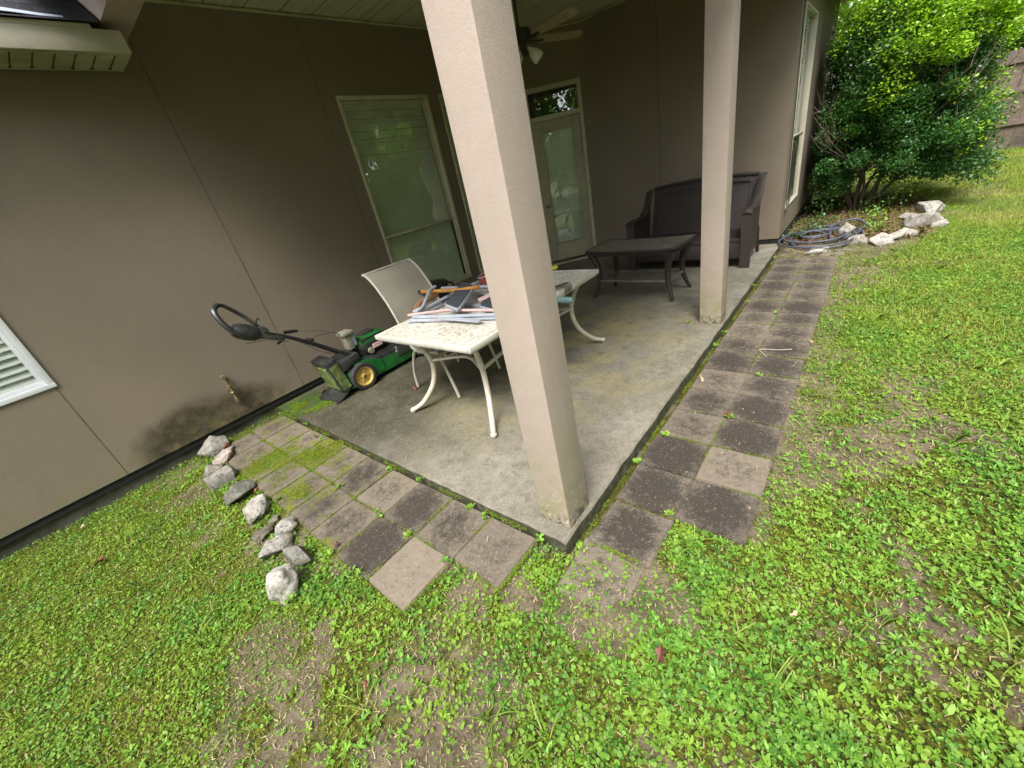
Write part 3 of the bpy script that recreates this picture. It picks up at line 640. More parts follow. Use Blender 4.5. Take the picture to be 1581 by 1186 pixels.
# porch and right wing roof
b.quad((-.28, -.33, 3.24), (BX+.1, -.33, 3.24), (BX+.1, 4.5, 5.6), (.102, 4.5, 5.6)); b.quad((-.28, -.33, 3.24), (.102, 4.5, 5.6), (.102, 6.2, 5.35), (-.28, 3.05, 3.24))
b.quad((BX+.1, -.33, 3.24), (9.9, -.33, 3.05), (9.9, 4.5, 5.6), (BX+.1, 4.5, 5.6)); b.quad((.102, 4.5, 5.6), (9.9, 4.5, 5.6), (9.9, 9.3, 3.1), (.102, 9.3, 3.1))
b.quad((9.9, -.33, 3.05), (9.9, 9.3, 3.1), (9.9, 4.5, 5.6), (9.9, 4.5, 5.6))
RF = b.build('roof', 'shingle', H)
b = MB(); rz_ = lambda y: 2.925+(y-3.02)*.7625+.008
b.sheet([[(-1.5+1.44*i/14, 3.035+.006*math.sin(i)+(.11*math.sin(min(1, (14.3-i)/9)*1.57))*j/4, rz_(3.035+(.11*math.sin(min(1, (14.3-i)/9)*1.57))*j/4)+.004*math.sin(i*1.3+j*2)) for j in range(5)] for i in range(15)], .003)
glare = b.build('flashing_and_glare', 'roof_glare', H); glare.parent = RF  # thin pale sheet, shaped and coloured as the sky glare on the roof
b = MB(); b.box((-.28, -.35, 3.06), (9.9, -.332, 3.23)); b.box((-.298, -.35, 3.06), (-.281, 2.9, 3.23)); b.build('fascia', 'vinyl', H)
b = MB(); b.quad((-.28, -.33, 3.075), (.08, .02, 3.075), (BX, .02, 3.075), (BX, -.33, 3.075)); b.quad((-.28, -.33, 3.075), (.08, .02, 3.075), (.08, 3.0, 3.075), (-.28, 2.9, 3.075)); b.box((BX, -.33, 2.98), (9.85, .035, 3.0)); b.build('soffit', 'soffit_vinyl', H)
b = MB(); b.box((.31, .21, 3.36), (BX, W, 3.40)); b.box((WX0, W+.15, 3.31), (9.4, 8.85, 3.34)); b.build('attic_deck', 'dark_void', H)
# outdoor tap: riser pipe with valve
b = MB(); b.tube([(-.265, W-.03, .53), (-.265, W-.03, .40), (-.262, W-.04, .30)], .011, 10); b.tube([(-.265, W+.01, .525), (-.265, W-.045, .525)], .017, 10)
b.lathe([(.0, 0), (.018, 0), (.02, .012), (.013, .02), (.013, .06), (.019, .065), (.019, .08), (0, .082)], (-.264, W-.036, .36)); b.lathe([(0, 0), (.017, 0), (.017, .03), (0, .032)], (-.262, W-.04, .28)); b.tube([(-.30, W-.04, .415), (-.235, W-.04, .415)], .008, 8)
b.build('outdoor_tap', 'brass', H)
b = MB(); b.tube(bez([(5.69, .028, 2.95), (5.70, .026, 2.4), (5.78, .028, 1.8), (5.80, .026, 1.3), (5.86, .03, .9), (5.80, .022, .62), (5.83, .02, .5)]), .006, 6); b.tube([(5.85, .02, .40), (6.2, .015, .62)], .010, 6); b.build('cable', 'cable', H)

# ------------------------------------------------------------------ ceiling fan
FN = thing('ceiling_fan', 'dark ceiling fan with tan blades and frosted lamp cups under the porch ceiling', 'ceiling fan', (3.42, 2.22, 2.80))
FC = Vector((3.42, 2.22, 0))
b = MB(); b.tube([(3.42, 2.22, 2.86), (3.42, 2.22, 3.24)], .014, 10); b.lathe([(0, 3.18), (.04, 3.18), (.075, 3.25)], (3.42, 2.22, 0)); b.build('rod', 'fan_dark', FN)
b = MB(); b.lathe([(0, 2.88), (.05, 2.88), (.11, 2.865), (.13, 2.83), (.13, 2.79), (.10, 2.76), (.055, 2.75), (.05, 2.70), (.065, 2.69), (.065, 2.655), (.0, 2.65)], (3.42, 2.22, 0)); b.build('motor', 'fan_dark', FN)
for i, dg in enumerate((-27, 45, 117, 189, 261)):
    Mb = Matrix.Translation(FC+Vector((0, 0, 2.775))) @ Matrix.Rotation(R(dg), 4, 'Z') @ Matrix.Rotation(R(-15), 4, 'X')
    ol = [(.20, -.045), (.26, -.058), (.70, -.062), (.75, -.045), (.765, 0), (.75, .045), (.70, .062), (.26, .058), (.20, .045), (.185, 0)]
    b = MB(); nn = len(ol); b.add([Mb @ Vector((p[0], p[1], .004)) for p in ol]+[Mb @ Vector((p[0], p[1], -.004)) for p in ol], [tuple(range(nn)), tuple(range(2*nn-1, nn-1, -1))]+[(q, (q+1) % nn, nn+(q+1) % nn, nn+q) for q in range(nn)])
    bl_ = b.build('blade', 'fan_blade', FN)
    b = MB(); b.tube([Mb @ Vector((.09, 0, -.012)), Mb @ Vector((.17, .0, -.014)), Mb @ Vector((.27, 0, -.010))], .013, 8); q = b.build('bracket', 'fan_dark', FN); q.parent = bl_
for dg in (-50, 70, 190):
    Ml = Matrix.Translation(FC+Vector((0, 0, 2.69))) @ Matrix.Rotation(R(dg), 4, 'Z') @ Matrix.Translation((.09, 0, 0)) @ Matrix.Rotation(R(138), 4, 'Y')
    b = MB(); b.lathe([(.015, -.03), (.026, 0), (.045, .03), (.062, .07), (.066, .105), (.058, .13)], mat=Ml); b.build('lamp_shade', 'lamp_glass', FN)

# ------------------------------------------------------------------ dining table
TX0, TX1, TY0, TY1, TZ = .49, 2.15, .875, 1.925, .72
T = thing('dining_table', 'off white rectangular patio table with bowed legs and speckled top, behind the corner post', 'table', ((TX0+TX1)/2, (TY0+TY1)/2, SZ))
b = MB(); b.box((TX0+.035, TY0+.035, TZ-.02), (TX1-.035, TY1-.035, TZ-.0)); b.build('tabletop', 'tabletop', T)
b = MB()
for a, c in [((TX0, TY0, TZ-.032), (TX1, TY0+.034, TZ+.004)), ((TX0, TY1-.034, TZ-.032), (TX1, TY1, TZ+.004)), ((TX0, TY0+.034, TZ-.032), (TX0+.034, TY1-.034, TZ+.004)), ((TX1-.034, TY0+.034, TZ-.032), (TX1, TY1-.034, TZ+.004))]: b.box(a, c, bev=.009)
for a, c in [((TX0+.012, TY0+.012, TZ-.045), (TX1-.012, TY0+.03, TZ-.031)), ((TX0+.012, TY1-.03, TZ-.045), (TX1-.012, TY1-.012, TZ-.031)), ((TX0+.012, TY0+.03, TZ-.045), (TX0+.03, TY1-.03, TZ-.031)), ((TX1-.03, TY0+.03, TZ-.045), (TX1-.012, TY1-.03, TZ-.031))]: b.box(a, c, bev=.004)
b.build('table_rim', 'table_white', T)
mid = []
for sx, sy in ((0, 0), (1, 0), (1, 1), (0, 1)):
    cxn = TX0+.02 if sx == 0 else TX1-.02; cyn = TY0+.02 if sy == 0 else TY1-.02; ix = 1 if sx == 0 else -1; iy = 1 if sy == 0 else -1
    if (sx, sy) == (0, 1): cyn = TY1-.13
    P = bez([(cxn+ix*.07, cyn+iy*.06, TZ-.03), (cxn+ix*.15, cyn+iy*.13, .60), (cxn+ix*.205, cyn+iy*.17, .43), (cxn+ix*.175, cyn+iy*.145, .25), (cxn+ix*.08, cyn+iy*.07, .11), (cxn+ix*.0, cyn+iy*.0, .058)], 7)
    l = MB(); l.tube(P, [.018+.003*math.sin(i/len(P)*3.14) for i in range(len(P))], 10); l.build('leg', 'leg_paint', T)
    q = MB(); q.lathe([(0, -.022), (.014, -.02), (.024, -.006), (.024, .008), (.012, .022), (0, .024)], (cxn, cyn, .058)); q.build('foot', 'leg_paint', T)
    mid.append(Vector((cxn+ix*.205, cyn+iy*.17, .44)))
ctr = Vector(((TX0+TX1)/2, (TY0+TY1)/2, .44)); s = MB()
for i in range(4):
    A, B_ = mid[i], mid[(i+1) % 4]; m_ = (A+B_)/2; m_ = m_+(ctr-m_)*.22
    s.tube(bez([A, m_, B_], 8), .016, 8, flat=.8)
s.build('stretcher', 'leg_paint', T)

# ------------------------------------------------------------------ sling chair behind the table
CH = thing('sling_chair', 'high backed beige sling patio chair tucked behind the white table', 'chair', (1.09, 1.9, SZ))
x0, x1 = .845, 1.345
side = bez([(1.60, .43), (1.75, .425), (1.95, .41), (2.06, .45), (2.12, .58), (2.17, .74), (2.25, .90), (2.33, 1.03), (2.40, 1.085), (2.44, 1.09)], 5) if False else None
prof = [(1.58, .405), (1.62, .43), (1.75, .43), (1.93, .415), (2.03, .45), (2.08, .56), (2.11, .68), (2.16, .82), (2.235, .95), (2.30, 1.035), (2.365, 1.085), (2.40, 1.09)]
pv = bez([(0, y, z) for y, z in prof], 4)
b = MB(); b.sheet([[(x0+.012+(x1-x0-.024)*j/8, p.y, p.z-.012*math.sin(j/8*3.14)) for j in range(9)] for p in pv], .005); b.build('sling', 'sling', CH)
b = MB()
for x in (x0, x1): b.tube([(x, p.y, p.z) for p in pv], .011, 9)
b.tube([(x0, pv[-1].y, pv[-1].z), (x1, pv[-1].y, pv[-1].z)], .010, 9); b.tube([(x0, 1.59, .41), (x1, 1.59, .41)], .014, 9); b.tube([(x0, 1.98, .40), (x1, 1.98, .40)], .012, 9)
b.build('frame', 'chair_white', CH)
for x in (x0-.02, x1+.02):
    b = MB(); b.tube(bez([(x, 1.56, SZ+.012), (x, 1.60, .22), (x, 1.66, .42), (x, 1.68, .56), (x, 1.75, .625), (x, 1.95, .635), (x, 2.12, .61)], 6), .013, 9); b.build('arm', 'chair_white', CH)
    b = MB(); b.tube(bez([(x, 2.12, SZ+.012), (x, 2.10, .2), (x, 2.03, .36), (x, 1.98, .43)], 5), .013, 9); b.build('leg', 'chair_white', CH)
b = MB(); b.prism([(x0-.02, 1.62), (x0+.05, 1.60), (x0+.14, 1.68), (x0+.12, 1.78), (x0-.02, 1.80)], 'z', .50, .515)
# ------------------------------------------------------------------ coffee table
def rotbox(mb, c, sz, rz): mb.box((-sz[0]/2, -sz[1]/2, 0), (sz[0]/2, sz[1]/2, sz[2]), Matrix.Translation(c) @ Matrix.Rotation(rz, 4, 'Z'), .004)
CT = thing('coffee_table', 'dark wicker coffee table with flared legs and slatted shelf before the loveseat', 'coffee table', (3.54, 1.11, SZ), R(-3.5))
ca = R(-3.5); Mc = CT.matrix_world.copy(); Mc.translation.z = 0
cf = lambda x, y, z: Mc @ Vector((x, y, z))
b = MB(); A = .285; Bq = .53; n = 14; grid = []
for i in range(n+1):
    x = -A+2*A*i/n; row = []
    for j in range(n+1):
        y = -Bq+2*Bq*j/n; e = 1+.05*(1-(2*i/n-1)**2); e2 = 1+.03*(1-(2*j/n-1)**2)
        row.append(cf(x*(1.0+.04*(1-(2*j/n-1)**2)), y*e*.985, .60+.012*((2*j/n-1)**4)))
    grid.append(row)
b.sheet(grid, .012); b.build('tabletop', 'wicker_top', CT)
b = MB()
per = [grid[0][j] for j in range(n+1)]+[grid[i][n] for i in range(1, n+1)]+[grid[n][j] for j in range(n-1, -1, -1)]+[grid[i][0] for i in range(n-1, 0, -1)]
b.tube([p+Vector((0, 0, -.006)) for p in per], .017, 8, closed=True); b.tube([Mc @ (Mc.inverted() @ p*Vector((.93, .95, 1)).x)+Vector((0, 0, -.05)) for p in per] if False else [cf(*( (Mc.inverted() @ p).x*.93, (Mc.inverted() @ p).y*.96, .565)) for p in per], .014, 6, closed=True)
b.build('rim', 'wicker', CT)
feet = [(-.245, .50), (-.245, -.485), (.245, -.485), (.245, .485)]
for fx, fy in feet:
    sx, sy = math.copysign(1, fx), math.copysign(1, fy); l = MB()
    P = bez([(fx+sx*.0, fy*1.0, .59), (fx-sx*.035, fy-sy*.05, .47), (fx-sx*.055, fy-sy*.075, .32), (fx-sx*.04, fy-sy*.05, .17), (fx, fy, SZ+.003)], 6)
    l.tube([cf(*p) for p in P], [.046-.026*i/(len(P)-1) for i in range(len(P))], 8, up=(1, 0, 0)); l.build('leg', 'wicker', CT)
b = MB(); q = [(-.20, .42), (-.20, -.42), (.20, -.42), (.20, .42)]
for i in range(4): b.tube([cf(*q[i], .24), cf(*q[(i+1) % 4], .24)], .013, 8)
for i in range(1, 26): y = -.42+.84*i/26; b.tube([cf(-.2, y, .238), cf(.2, y, .238)], .0065, 6)
b.build('shelf', 'wicker_top', CT)

# ------------------------------------------------------------------ loveseat
LS = thing('wicker_loveseat', 'dark brown wicker loveseat with swooping arms against the back wall', 'loveseat', (4.9, .93, SZ))
def slabsheet(mb, grid, t): mb.sheet(grid, t)
YL, YR = 1.62, .215
b = MB(); gr = []
for i in range(13):
    z = .36+(.985-.36)*i/12; x = 5.10+.17*(i/12)+.02*math.sin(i/12*3)
    gr.append([(x, YR+.05+(YL-YR-.10)*j/16, z+(.035*math.sin(j/16*math.pi) if i > 9 else 0)*(i-9)/3) for j in range(17)])
b.sheet(gr, .035); b.build('backrest', 'wicker', LS)
b = MB()
topc = [(5.262, YR+.05+(YL-YR-.10)*j/16, .985+.035*math.sin(j/16*math.pi)) for j in range(17)]
b.tube(topc, .026, 8); 
for yy in (YR+.13, YL-.13): b.tube([(5.075+.17*(i/8)+.02*math.sin(i/8*3), yy, .38+.55*i/8) for i in range(9)], .010, 6)
b.tube([(5.225, YR+.13+(YL-YR-.26)*j/12, .925+.03*math.sin(j/12*math.pi)) for j in range(13)], .010, 6)
b.build('back_frame', 'wicker', LS)
b = MB(); b.box((4.50, YR+.02, .33), (5.10, YL-.02, .385), bev=.015); b.build('seat', 'wicker', LS)
b = MB(); b.box((4.495, YR+.06, .15), (4.53, YL-.06, .33), bev=.006); b.build('apron', 'wicker', LS)
for yy, sg in ((YR, -1), (YL, 1)):
    b = MB(); P = [(4.455, .665), (4.50, .695), (4.62, .70), (4.78, .69), (4.92, .70), (5.04, .76), (5.12, .86), (5.18, .95), (5.25, .985)]
    pp = bez([(x, 0, z) for x, z in P], 4); gr = []
    for k_, p in enumerate(pp):
        t_ = k_/(len(pp)-1); wd = .105-.02*t_; fl_ = sg*.03*max(0, (t_-.5))
        gr.append([(p.x, yy-wd/2+wd*j/4+fl_*0, p.z-.008*abs(j-2)) for j in range(5)])
    b.sheet(gr, .028)
    b.build('armrest', 'wicker', LS)
    b = MB(); sp = [(4.52, .17), (4.52, .675)]+[(p.x, p.z-.015) for p in pp if 4.55 < p.x < 5.22]+[(5.20, .90), (5.10, .36), (5.08, .19)]
    b.prism(sp, 'y', yy-.012, yy+.012); b.build('side_panel', 'wicker', LS)
    b = MB(); b.prism([(4.46, .665), (4.54, .665), (4.53, .35), (4.525, SZ), (4.478, SZ), (4.465, .35)], 'y', yy-.055, yy+.05); b.build('leg', 'wicker', LS)
    b = MB(); b.tube([(5.10, yy, .40), (5.16, yy, .20), (5.235, yy, SZ+.002)], [.026, .024, .02], 8); b.build('leg', 'wicker', LS)
    b = MB(); b.tube([(4.53, yy, .15), (5.19, yy, .145)], .012, 6); b.build('stretcher', 'wicker', LS)

# ------------------------------------------------------------------ lawn mower
MW = thing('lawn_mower', 'green push mower with yellow wheels and black folding handle by the stucco wall', 'lawn mower', (.95, 2.93, SZ))
def wheel(x, y, r, wd):
    Mm = Matrix.Translation((x, y, SZ+r)) @ Matrix.Rotation(math.pi/2, 4, 'X')
    a = MB(); a.lathe([(r*.72, -wd/2), (r*.93, -wd/2), (r, -wd*.3), (r, wd*.3), (r*.93, wd/2), (r*.72, wd/2), (r*.70, 0), (r*.72, -wd/2)], mat=Mm, seg=36); o = a.build('wheel', 'rubber', MW)
    h = MB(); h.lathe([(0, wd*.36), (r*.13, wd*.36), (r*.15, wd*.30), (r*.20, wd*.14), (r*.56, wd*.10), (r*.64, wd*.42), (r*.74, wd*.44), (r*.745, -wd*.44), (r*.6, -wd*.4), (0, -wd*.2)], mat=Mm, seg=36)
    for k_ in range(6):
        a_ = k_*math.pi/3; h.box((r*.18, -r*.02, wd*.09), (r*.60, r*.02, wd*.22), Mm @ Matrix.Rotation(a_, 4, 'Z'))
    q = h.build('rim', 'wheel_yellow', MW); q.parent = o
    h = MB(); h.lathe([(0, wd*.44), (r*.09, wd*.44), (r*.1, wd*.3)], mat=Mm, seg=12); q = h.build('axle_cap', 'rusty_steel', MW); q.parent = o
for y in (2.70, 3.17): wheel(.645, y, .132, .05)
for y in (2.72, 3.15): wheel(1.40, y, .095, .045)
def rr_outline(x0, x1, y0, y1, rb, rf, n=7):
    P = []
    for (cx_, cy_, r_, a0) in [(x1-rf, y1-rf, rf, 0), (x0+rb, y1-rb, rb, 90), (x0+rb, y0+rb, rb, 180), (x1-rf, y0+rf, rf, 270)]:
        for k_ in range(n): a_ = R(a0+90*k_/(n-1)); P.append((cx_+r_*math.cos(a_), cy_+r_*math.sin(a_)))
    return P
def loft(mb, rings):
    n_ = len(rings[0]); vs = [v for r_ in rings for v in r_]; fs = []
    for i in range(len(rings)-1): fs += [(i*n_+k_, i*n_+(k_+1) % n_, (i+1)*n_+(k_+1) % n_, (i+1)*n_+k_) for k_ in range(n_)]
    fs += [tuple(range(n_))[::-1], tuple((len(rings)-1)*n_+k_ for k_ in range(n_))]; mb.add(vs, fs, True)
b = MB(); o1 = rr_outline(.50, 1.50, 2.735, 3.14, .07, .19); sc = lambda P, f_, z_: [(1.0+(p[0]-1.0)*f_, 2.937+(p[1]-2.937)*f_, z_+(.05 if False else 0)+max(0, (.9-p[0]))*.10*(z_ > .15)) for p in P]
loft(b, [sc(o1, 1.03, .085), sc(o1, 1.03, .12), sc(o1, 1.0, .185), sc(o1, .97, .205)]); b.build('deck', 'mower_green', MW)
b = MB(); loft(b, [sc(o1, .972, .206), sc(o1, .95, .232), sc(o1, .85, .250)]); b.build('deck_top', 'black_plastic', MW)
b = MB(); o4 = rr_outline(.66, 1.22, 2.77, 3.105, .06, .08); f4 = lambda f_, z_: [(.94+(p[0]-.94)*f_, 2.937+(p[1]-2.937)*f_, z_) for p in o4]
loft(b, [f4(1.0, .215), f4(1.0, .262), f4(.9, .29)]); b.build('engine_base', 'black_plastic', MW)
b = MB(); o2 = rr_outline(1.08, 1.53, 2.725, 3.15, .03, .2)
loft(b, [[(p[0], p[1], .16) for p in o2], [(p[0], p[1], .215) for p in o2], [(1.28+(p[0]-1.28)*.86, 2.937+(p[1]-2.937)*.86, .262) for p in o2]]); b.build('deck_cover', 'black_plastic', MW)
for ya in (2.722, 3.136): b = MB(); b.prism([(.53, .11), (.62, .30), (.74, .30), (.90, .23), (.90, .11)], 'y', ya, ya+.016); b.build('side_plate', 'mower_green', MW)
b = MB(); o3 = rr_outline(.74, 1.13, 2.79, 3.08, .09, .09); f3 = lambda f_, z_: [(.935+(p[0]-.935)*f_, 2.935+(p[1]-2.935)*f_, z_) for p in o3]
loft(b, [f3(.8, .24), f3(.86, .31), f3(.97, .335), f3(1, .385), f3(.97, .415)]); b.build('engine', 'black_plastic', MW)
b = MB(); loft(b, [f3(.95, .416), f3(.93, .445), f3(.72, .475), f3(.3, .482)]); e_ = b.build('engine_cover', 'mower_green', MW)
b = MB(); loft(b, [[(.935+(p[0]-.935)*f_, 2.935+(p[1]-2.935)*f_, z_) for p in o3] for f_, z_ in ((.45, .478), (.44, .497), (.3, .505))])
for k_ in range(6): b.box((.80, 2.80+k_*.045, .43), (1.08, 2.812+k_*.045, .466))
q = b.build('starter_grille', 'black_plastic', MW); q.parent = e_
b = MB(); b.box((.895, 2.775, .345), (1.0, 2.792, .385)); q = b.build('decal', 'pink_plastic', MW); q.parent = e_
b = MB(); b.lathe([(0, 0), (.03, 0), (.034, .02), (.03, .03), (0, .032)], mat=Matrix.Translation((.86, 2.80, .335)) @ Matrix.Rotation(math.pi/2, 4, 'X')); b.build('fuel_cap', 'grey_plastic', MW)
b = MB(); b.box((.665, 2.80, .42), (.73, 2.91, .57), Matrix.Identity(4), .012); b.box((.645, 2.785, .565), (.76, 2.925, .60), bev=.008); b.build('air_filter', 'grey_plastic', MW)
b = MB(); b.box((.725, 2.81, .44), (.765, 2.87, .56), bev=.006); b.build('starter_housing', 'steel_grey', MW)
Mch = Matrix.Translation((.435, 2.88, .265)) @ Matrix.Rotation(R(-10), 4, 'Y')
b = MB(); b.box((-.05, -.16, -.17), (.06, .16, .17), Mch, .018); b.box((.05, -.15, .0), (.28, .15, .09), Mch, .02); b.build('rear_chute', 'black_plastic', MW)
b = MB(); b.sheet([[Mch @ Vector((-.05-.006*math.sin(i*j), -.12+.24*i/8, -.13+.24*j/8)) for j in range(9)] for i in range(9)], .014); b.sheet([[Mch @ Vector((-.04+.085*i/6, -.163-.004*math.sin(i*j), -.14+.26*j/8)) for j in range(9)] for i in range(7)], .006); b.build('clippings', 'grass_caked', MW)
b = MB(); b.sheet([[(.30+.17*i/4+.02*math.sin(j), 2.71+.36*j/6, SZ+.012+.07*(i/4)**2) for j in range(7)] for i in range(5)], .01); b.build('trailing_flap', 'black_plastic', MW)
b = MB()
for dy in (-.05, .05): b.tube(bez([(.72, 2.90+dy*3.0, .31), (.60, 2.90+dy*2, .42), (.39, 2.90+dy*1.2, .612), (.213, 2.90+dy, .755), (.06, 2.90+dy, .855)], 6), .0165, 8)
b.box((.33, 2.84, .635), (.41, 2.96, .655)); b.build('handle_tubes', 'black_metal', MW)
b = MB(); L_ = [(.06, 2.86, .850), (-.03, 2.84, .872), (-.121, 2.82, .93), (-.168, 2.84, 1.02), (-.178, 2.88, 1.115), (-.148, 2.92, 1.155), (-.093, 2.95, 1.149), (-.032, 2.96, 1.078), (.028, 2.96, .99), (.075, 2.94, .89)]
b.tube(bez(L_, 6), [.021 if 14 < q_ < 34 else .015 for q_ in range(55)], 8); b.build('grip_loop', 'black_plastic', MW)
b = MB(); Ms = Matrix.Translation((-.045, 2.88, .905)) @ Matrix.Rotation(R(33), 4, 'Y')
b.lathe([(0, -.11), (.045, -.10), (.062, -.06), (.066, 0), (.062, .06), (.04, .10), (0, .11)], mat=Ms @ Matrix.Rotation(math.pi/2, 4, 'Y')); b.lathe([(0, -.045), (.05, -.04), (.055, 0), (.05, .04), (0, .045)], mat=Matrix.Translation((.055, 2.885, .86)) @ Matrix.Rotation(math.pi/2, 4, 'X')); b.box((.07, -.045, -.028), (.28, .04, .028), Ms, .012); b.build('control_housing', 'black_plastic', MW)
b = MB(); b.tube(bez([(.05, 2.88, .91), (.052, 2.88, .95), (.07, 2.88, .975), (.085, 2.88, .965)], 4), .006, 6); b.tube([(.16, 2.85, .80), (.16, 2.86, .74), (.12, 2.86, .73)], .012, 6); b.tube([(.22, 2.90, .79), (.33, 2.90, .76)], [.016, .012], 8); b.build('bail_lever', 'black_metal', MW)
b = MB(); b.tube(bez([(.33, 2.86, .665), (.5, 2.84, .66), (.62, 2.84, .62), (.68, 2.85, .5), (.70, 2.85, .42)], 6), .004, 5); b.tube(bez([(.30, 2.83, .66), (.42, 2.81, .52), (.56, 2.82, .44), (.7, 2.85, .38)], 6), .004, 5); b.tube(bez([(-.1, 2.84, .83), (.05, 2.83, .80), (.2, 2.83, .72)], 6), .004, 5); b.tube([(.33, 2.90, .76), (.52, 2.88, .68), (.70, 2.87, .57)], .0022, 4); b.build('control_cable', 'cable', MW)

# ------------------------------------------------------------------ things on the table
def frame_tube(par, P, r, mat, nm='frame_tube', closed=False):
    b = MB(); b.tube(P, r, 8, closed=closed); return b.build(nm, mat, par)
def pad(par, c4, z, th, mat, edge):
    A = [Vector((p[0], p[1], p[2] if len(p) > 2 else z)) for p in c4]; cc = sum(A, Vector())/4
    def rounded(s_, dz):
        out = []
        for i in range(4):
            P, Q, N_ = A[i], A[i-1], A[(i+1) % 4]
            for t_ in (.16, .06): out.append(P+(Q-P)*t_)
            for t_ in (.06, .16): out.append(P+(N_-P)*t_)
        return [cc+(p-cc)*s_+Vector((0, 0, dz)) for p in out]
    b = MB(); loft(b, [rounded(1, 0), rounded(1.02, th*.3), rounded(1.02, th*.8), rounded(.99, th)]); t_ = b.build('step_tray', edge, par)
    b = MB(); loft(b, [rounded(.93, th), rounded(.92, th+.006), rounded(.90, th+.008)]); q = b.build('tread_pad', mat, par); q.parent = t_
ST = thing('step_stool', 'folded grey step ladder with black tread pads, lying on the white table', 'step ladder', (1.1, 1.4, TZ))
pad(ST, [(.935, 1.545, .80), (1.385, 1.80, .835), (1.30, 1.545, .835), (.85, 1.31, .80)], .8, .022, 'tread_pad', 'steel_grey')
pad(ST, [(1.0, 1.25, .775), (1.40, 1.45, .79), (1.33, 1.19, .79), (.93, 1.02, .775)], .8, .02, 'tread_pad', 'steel_grey')
frame_tube(ST, bez([(1.60, .98, .762), (1.0, 1.02, .762), (.93, 1.06, .762), (.80, 1.72, .765), (.83, 1.80, .77), (.92, 1.82, .775), (1.38, 1.85, .78), (1.7, 1.84, .78)], 6), .014, 'steel_grey')
frame_tube(ST, bez([(.84, 1.84, .785), (.90, 1.80, .80), (1.02, 1.86, .835), (1.16, 1.96, .86), (1.24, 1.98, .865)], 6), .013, 'steel_grey')
b = MB(); b.prism([(.86, 1.72), (.90, 1.74), (1.40, 1.55), (1.50, 1.20), (1.46, 1.06), (.95, 1.06)], 'z', .745, .75)
b = MB(); b.box((.82, 1.10, .742), (.86, 1.75, .758), bev=.004); b.box((1.40, 1.05, .742), (1.43, 1.80, .758), bev=.004); b.build('rung', 'steel_grey', ST)
ST2 = thing('step_stool', 'lower folded pale step ladder, flat against the table surface under the dark padded one', 'step ladder', (1.2, 1.2, TZ))
frame_tube(ST2, bez([(1.62, .955, .738), (1.0, .99, .738), (.94, 1.04, .738), (.79, 1.74, .738), (.82, 1.80, .738), (1.5, 1.88, .738), (1.7, 1.88, .738)], 6), .0145, 'steel_grey')
b = MB(); b.box((.88, 1.15, .726), (.93, 1.76, .74), Matrix.Identity(4), .004); b.box((1.15, 1.02, .726), (1.19, 1.83, .74), bev=.004); b.build('rung', 'steel_grey', ST2)
b = MB(); b.box((.80, 1.70, .7245), (.87, 1.79, .753), bev=.01); b.box((.93, .97, .7245), (1.0, 1.04, .753), bev=.01); b.build('end_cap', 'rubber', ST2)
b = MB(); b.tube([(1.387, 2.08, .80), (1.384, 1.5, .815), (1.38, 1.15, .82)], .016, 9); b.tube([(1.46, 2.02, .775), (1.46, 1.2, .79)], .014, 9); b.build('top_rail', 'steel_grey', ST)
TL = thing('shears', 'orange handled garden tool with dark grip tip, lying across the grey step ladder', 'garden tool', (1.2, 1.8, .8))
b = MB(); b.tube([(1.19, 2.24, .83), (1.195, 2.13, .83)], [.017, .018], 10); b.build('grip', 'rubber', TL)
b = MB(); b.tube([(1.195, 2.135, .83), (1.20, 1.95, .835), (1.205, 1.6, .85), (1.21, 1.42, .87)], [.018, .017, .016, .016], 10); b.build('handle', 'wood_orange', TL)
TW = tag(MB().tube(bez([(1.23, 1.98, .80), (1.02, 1.96, .79), (.90, 1.88, .765), (.84, 1.82, .755)], 5), [.026, .026, .026, .026, .026, .028, .028, .028, .03, .03, .03, .03, .03, .03, .02, .02], 7).build('wooden_tool_handle', 'tool_wood'), 'worn reddish wooden handle leaning from the step ladder onto the table end', 'tool handle')
PP = thing('plastic_scoop', 'pale pink plastic pieces between the two dark tread pads', 'plastic scoop', (1.2, 1.35, .8))
b = MB(); b.box((1.10, 1.27, .79), (1.40, 1.35, .815), Matrix.Identity(4), .01); b.build('blade', 'pink_plastic', PP); b = MB(); b.tube([(.80, 1.86, .772), (.90, 1.50, .79), (.95, 1.0, .79)], .011, 8); b.build('handle', 'pink_plastic', PP)
RB = thing('red_pail', 'small red round pail with grey wire rim at the back of the white table', 'pail', (1.78, 1.86, TZ))
b = MB(); b.lathe([(0, .725), (.075, .725), (.10, .82), (.095, .82), (.07, .735), (0, .735)], (1.72, 1.78, .0)); b.build('bucket', 'red_paint', RB)
b = MB(); b.tube([(1.72+.10*math.cos(i*math.pi/12), 1.78+.10*math.sin(i*math.pi/12), .823+.012*math.sin(i*math.pi/6)) for i in range(24)], .006, 6, closed=True); b.build('rim', 'steel_grey', RB)
TG = thing('hand_trowel', 'hand tool with a blunt teal grip sticking out past the table edge', 'hand tool', (1.3, .9, TZ))
b = MB(); b.tube([(1.33, .98, .745), (1.29, .84, .755), (1.265, .74, .76), (1.245, .61, .765), (1.242, .598, .765)], [.016, .021, .024, .023, .010], 14); b.build('grip', 'teal_grip', TG)
b = MB(); b.tube([(1.36, .98, .75), (1.46, 1.2, .74)], .007, 8); b.build('shank', 'rusty_steel', TG)
RK = thing('hand_cultivator', 'small rusty clawed hand rake hooked over the table edge by the post', 'hand rake', (1.55, .92, TZ))
b = MB()
for i in range(5):
    x = 1.56+.024*i; b.tube(bez([(1.58, 1.0, .74), (x, .92, .755), (x+.01, .875, .752), (x+.012, .862, .725), (x+.0, .866, .695)], 5), .0045, 6)
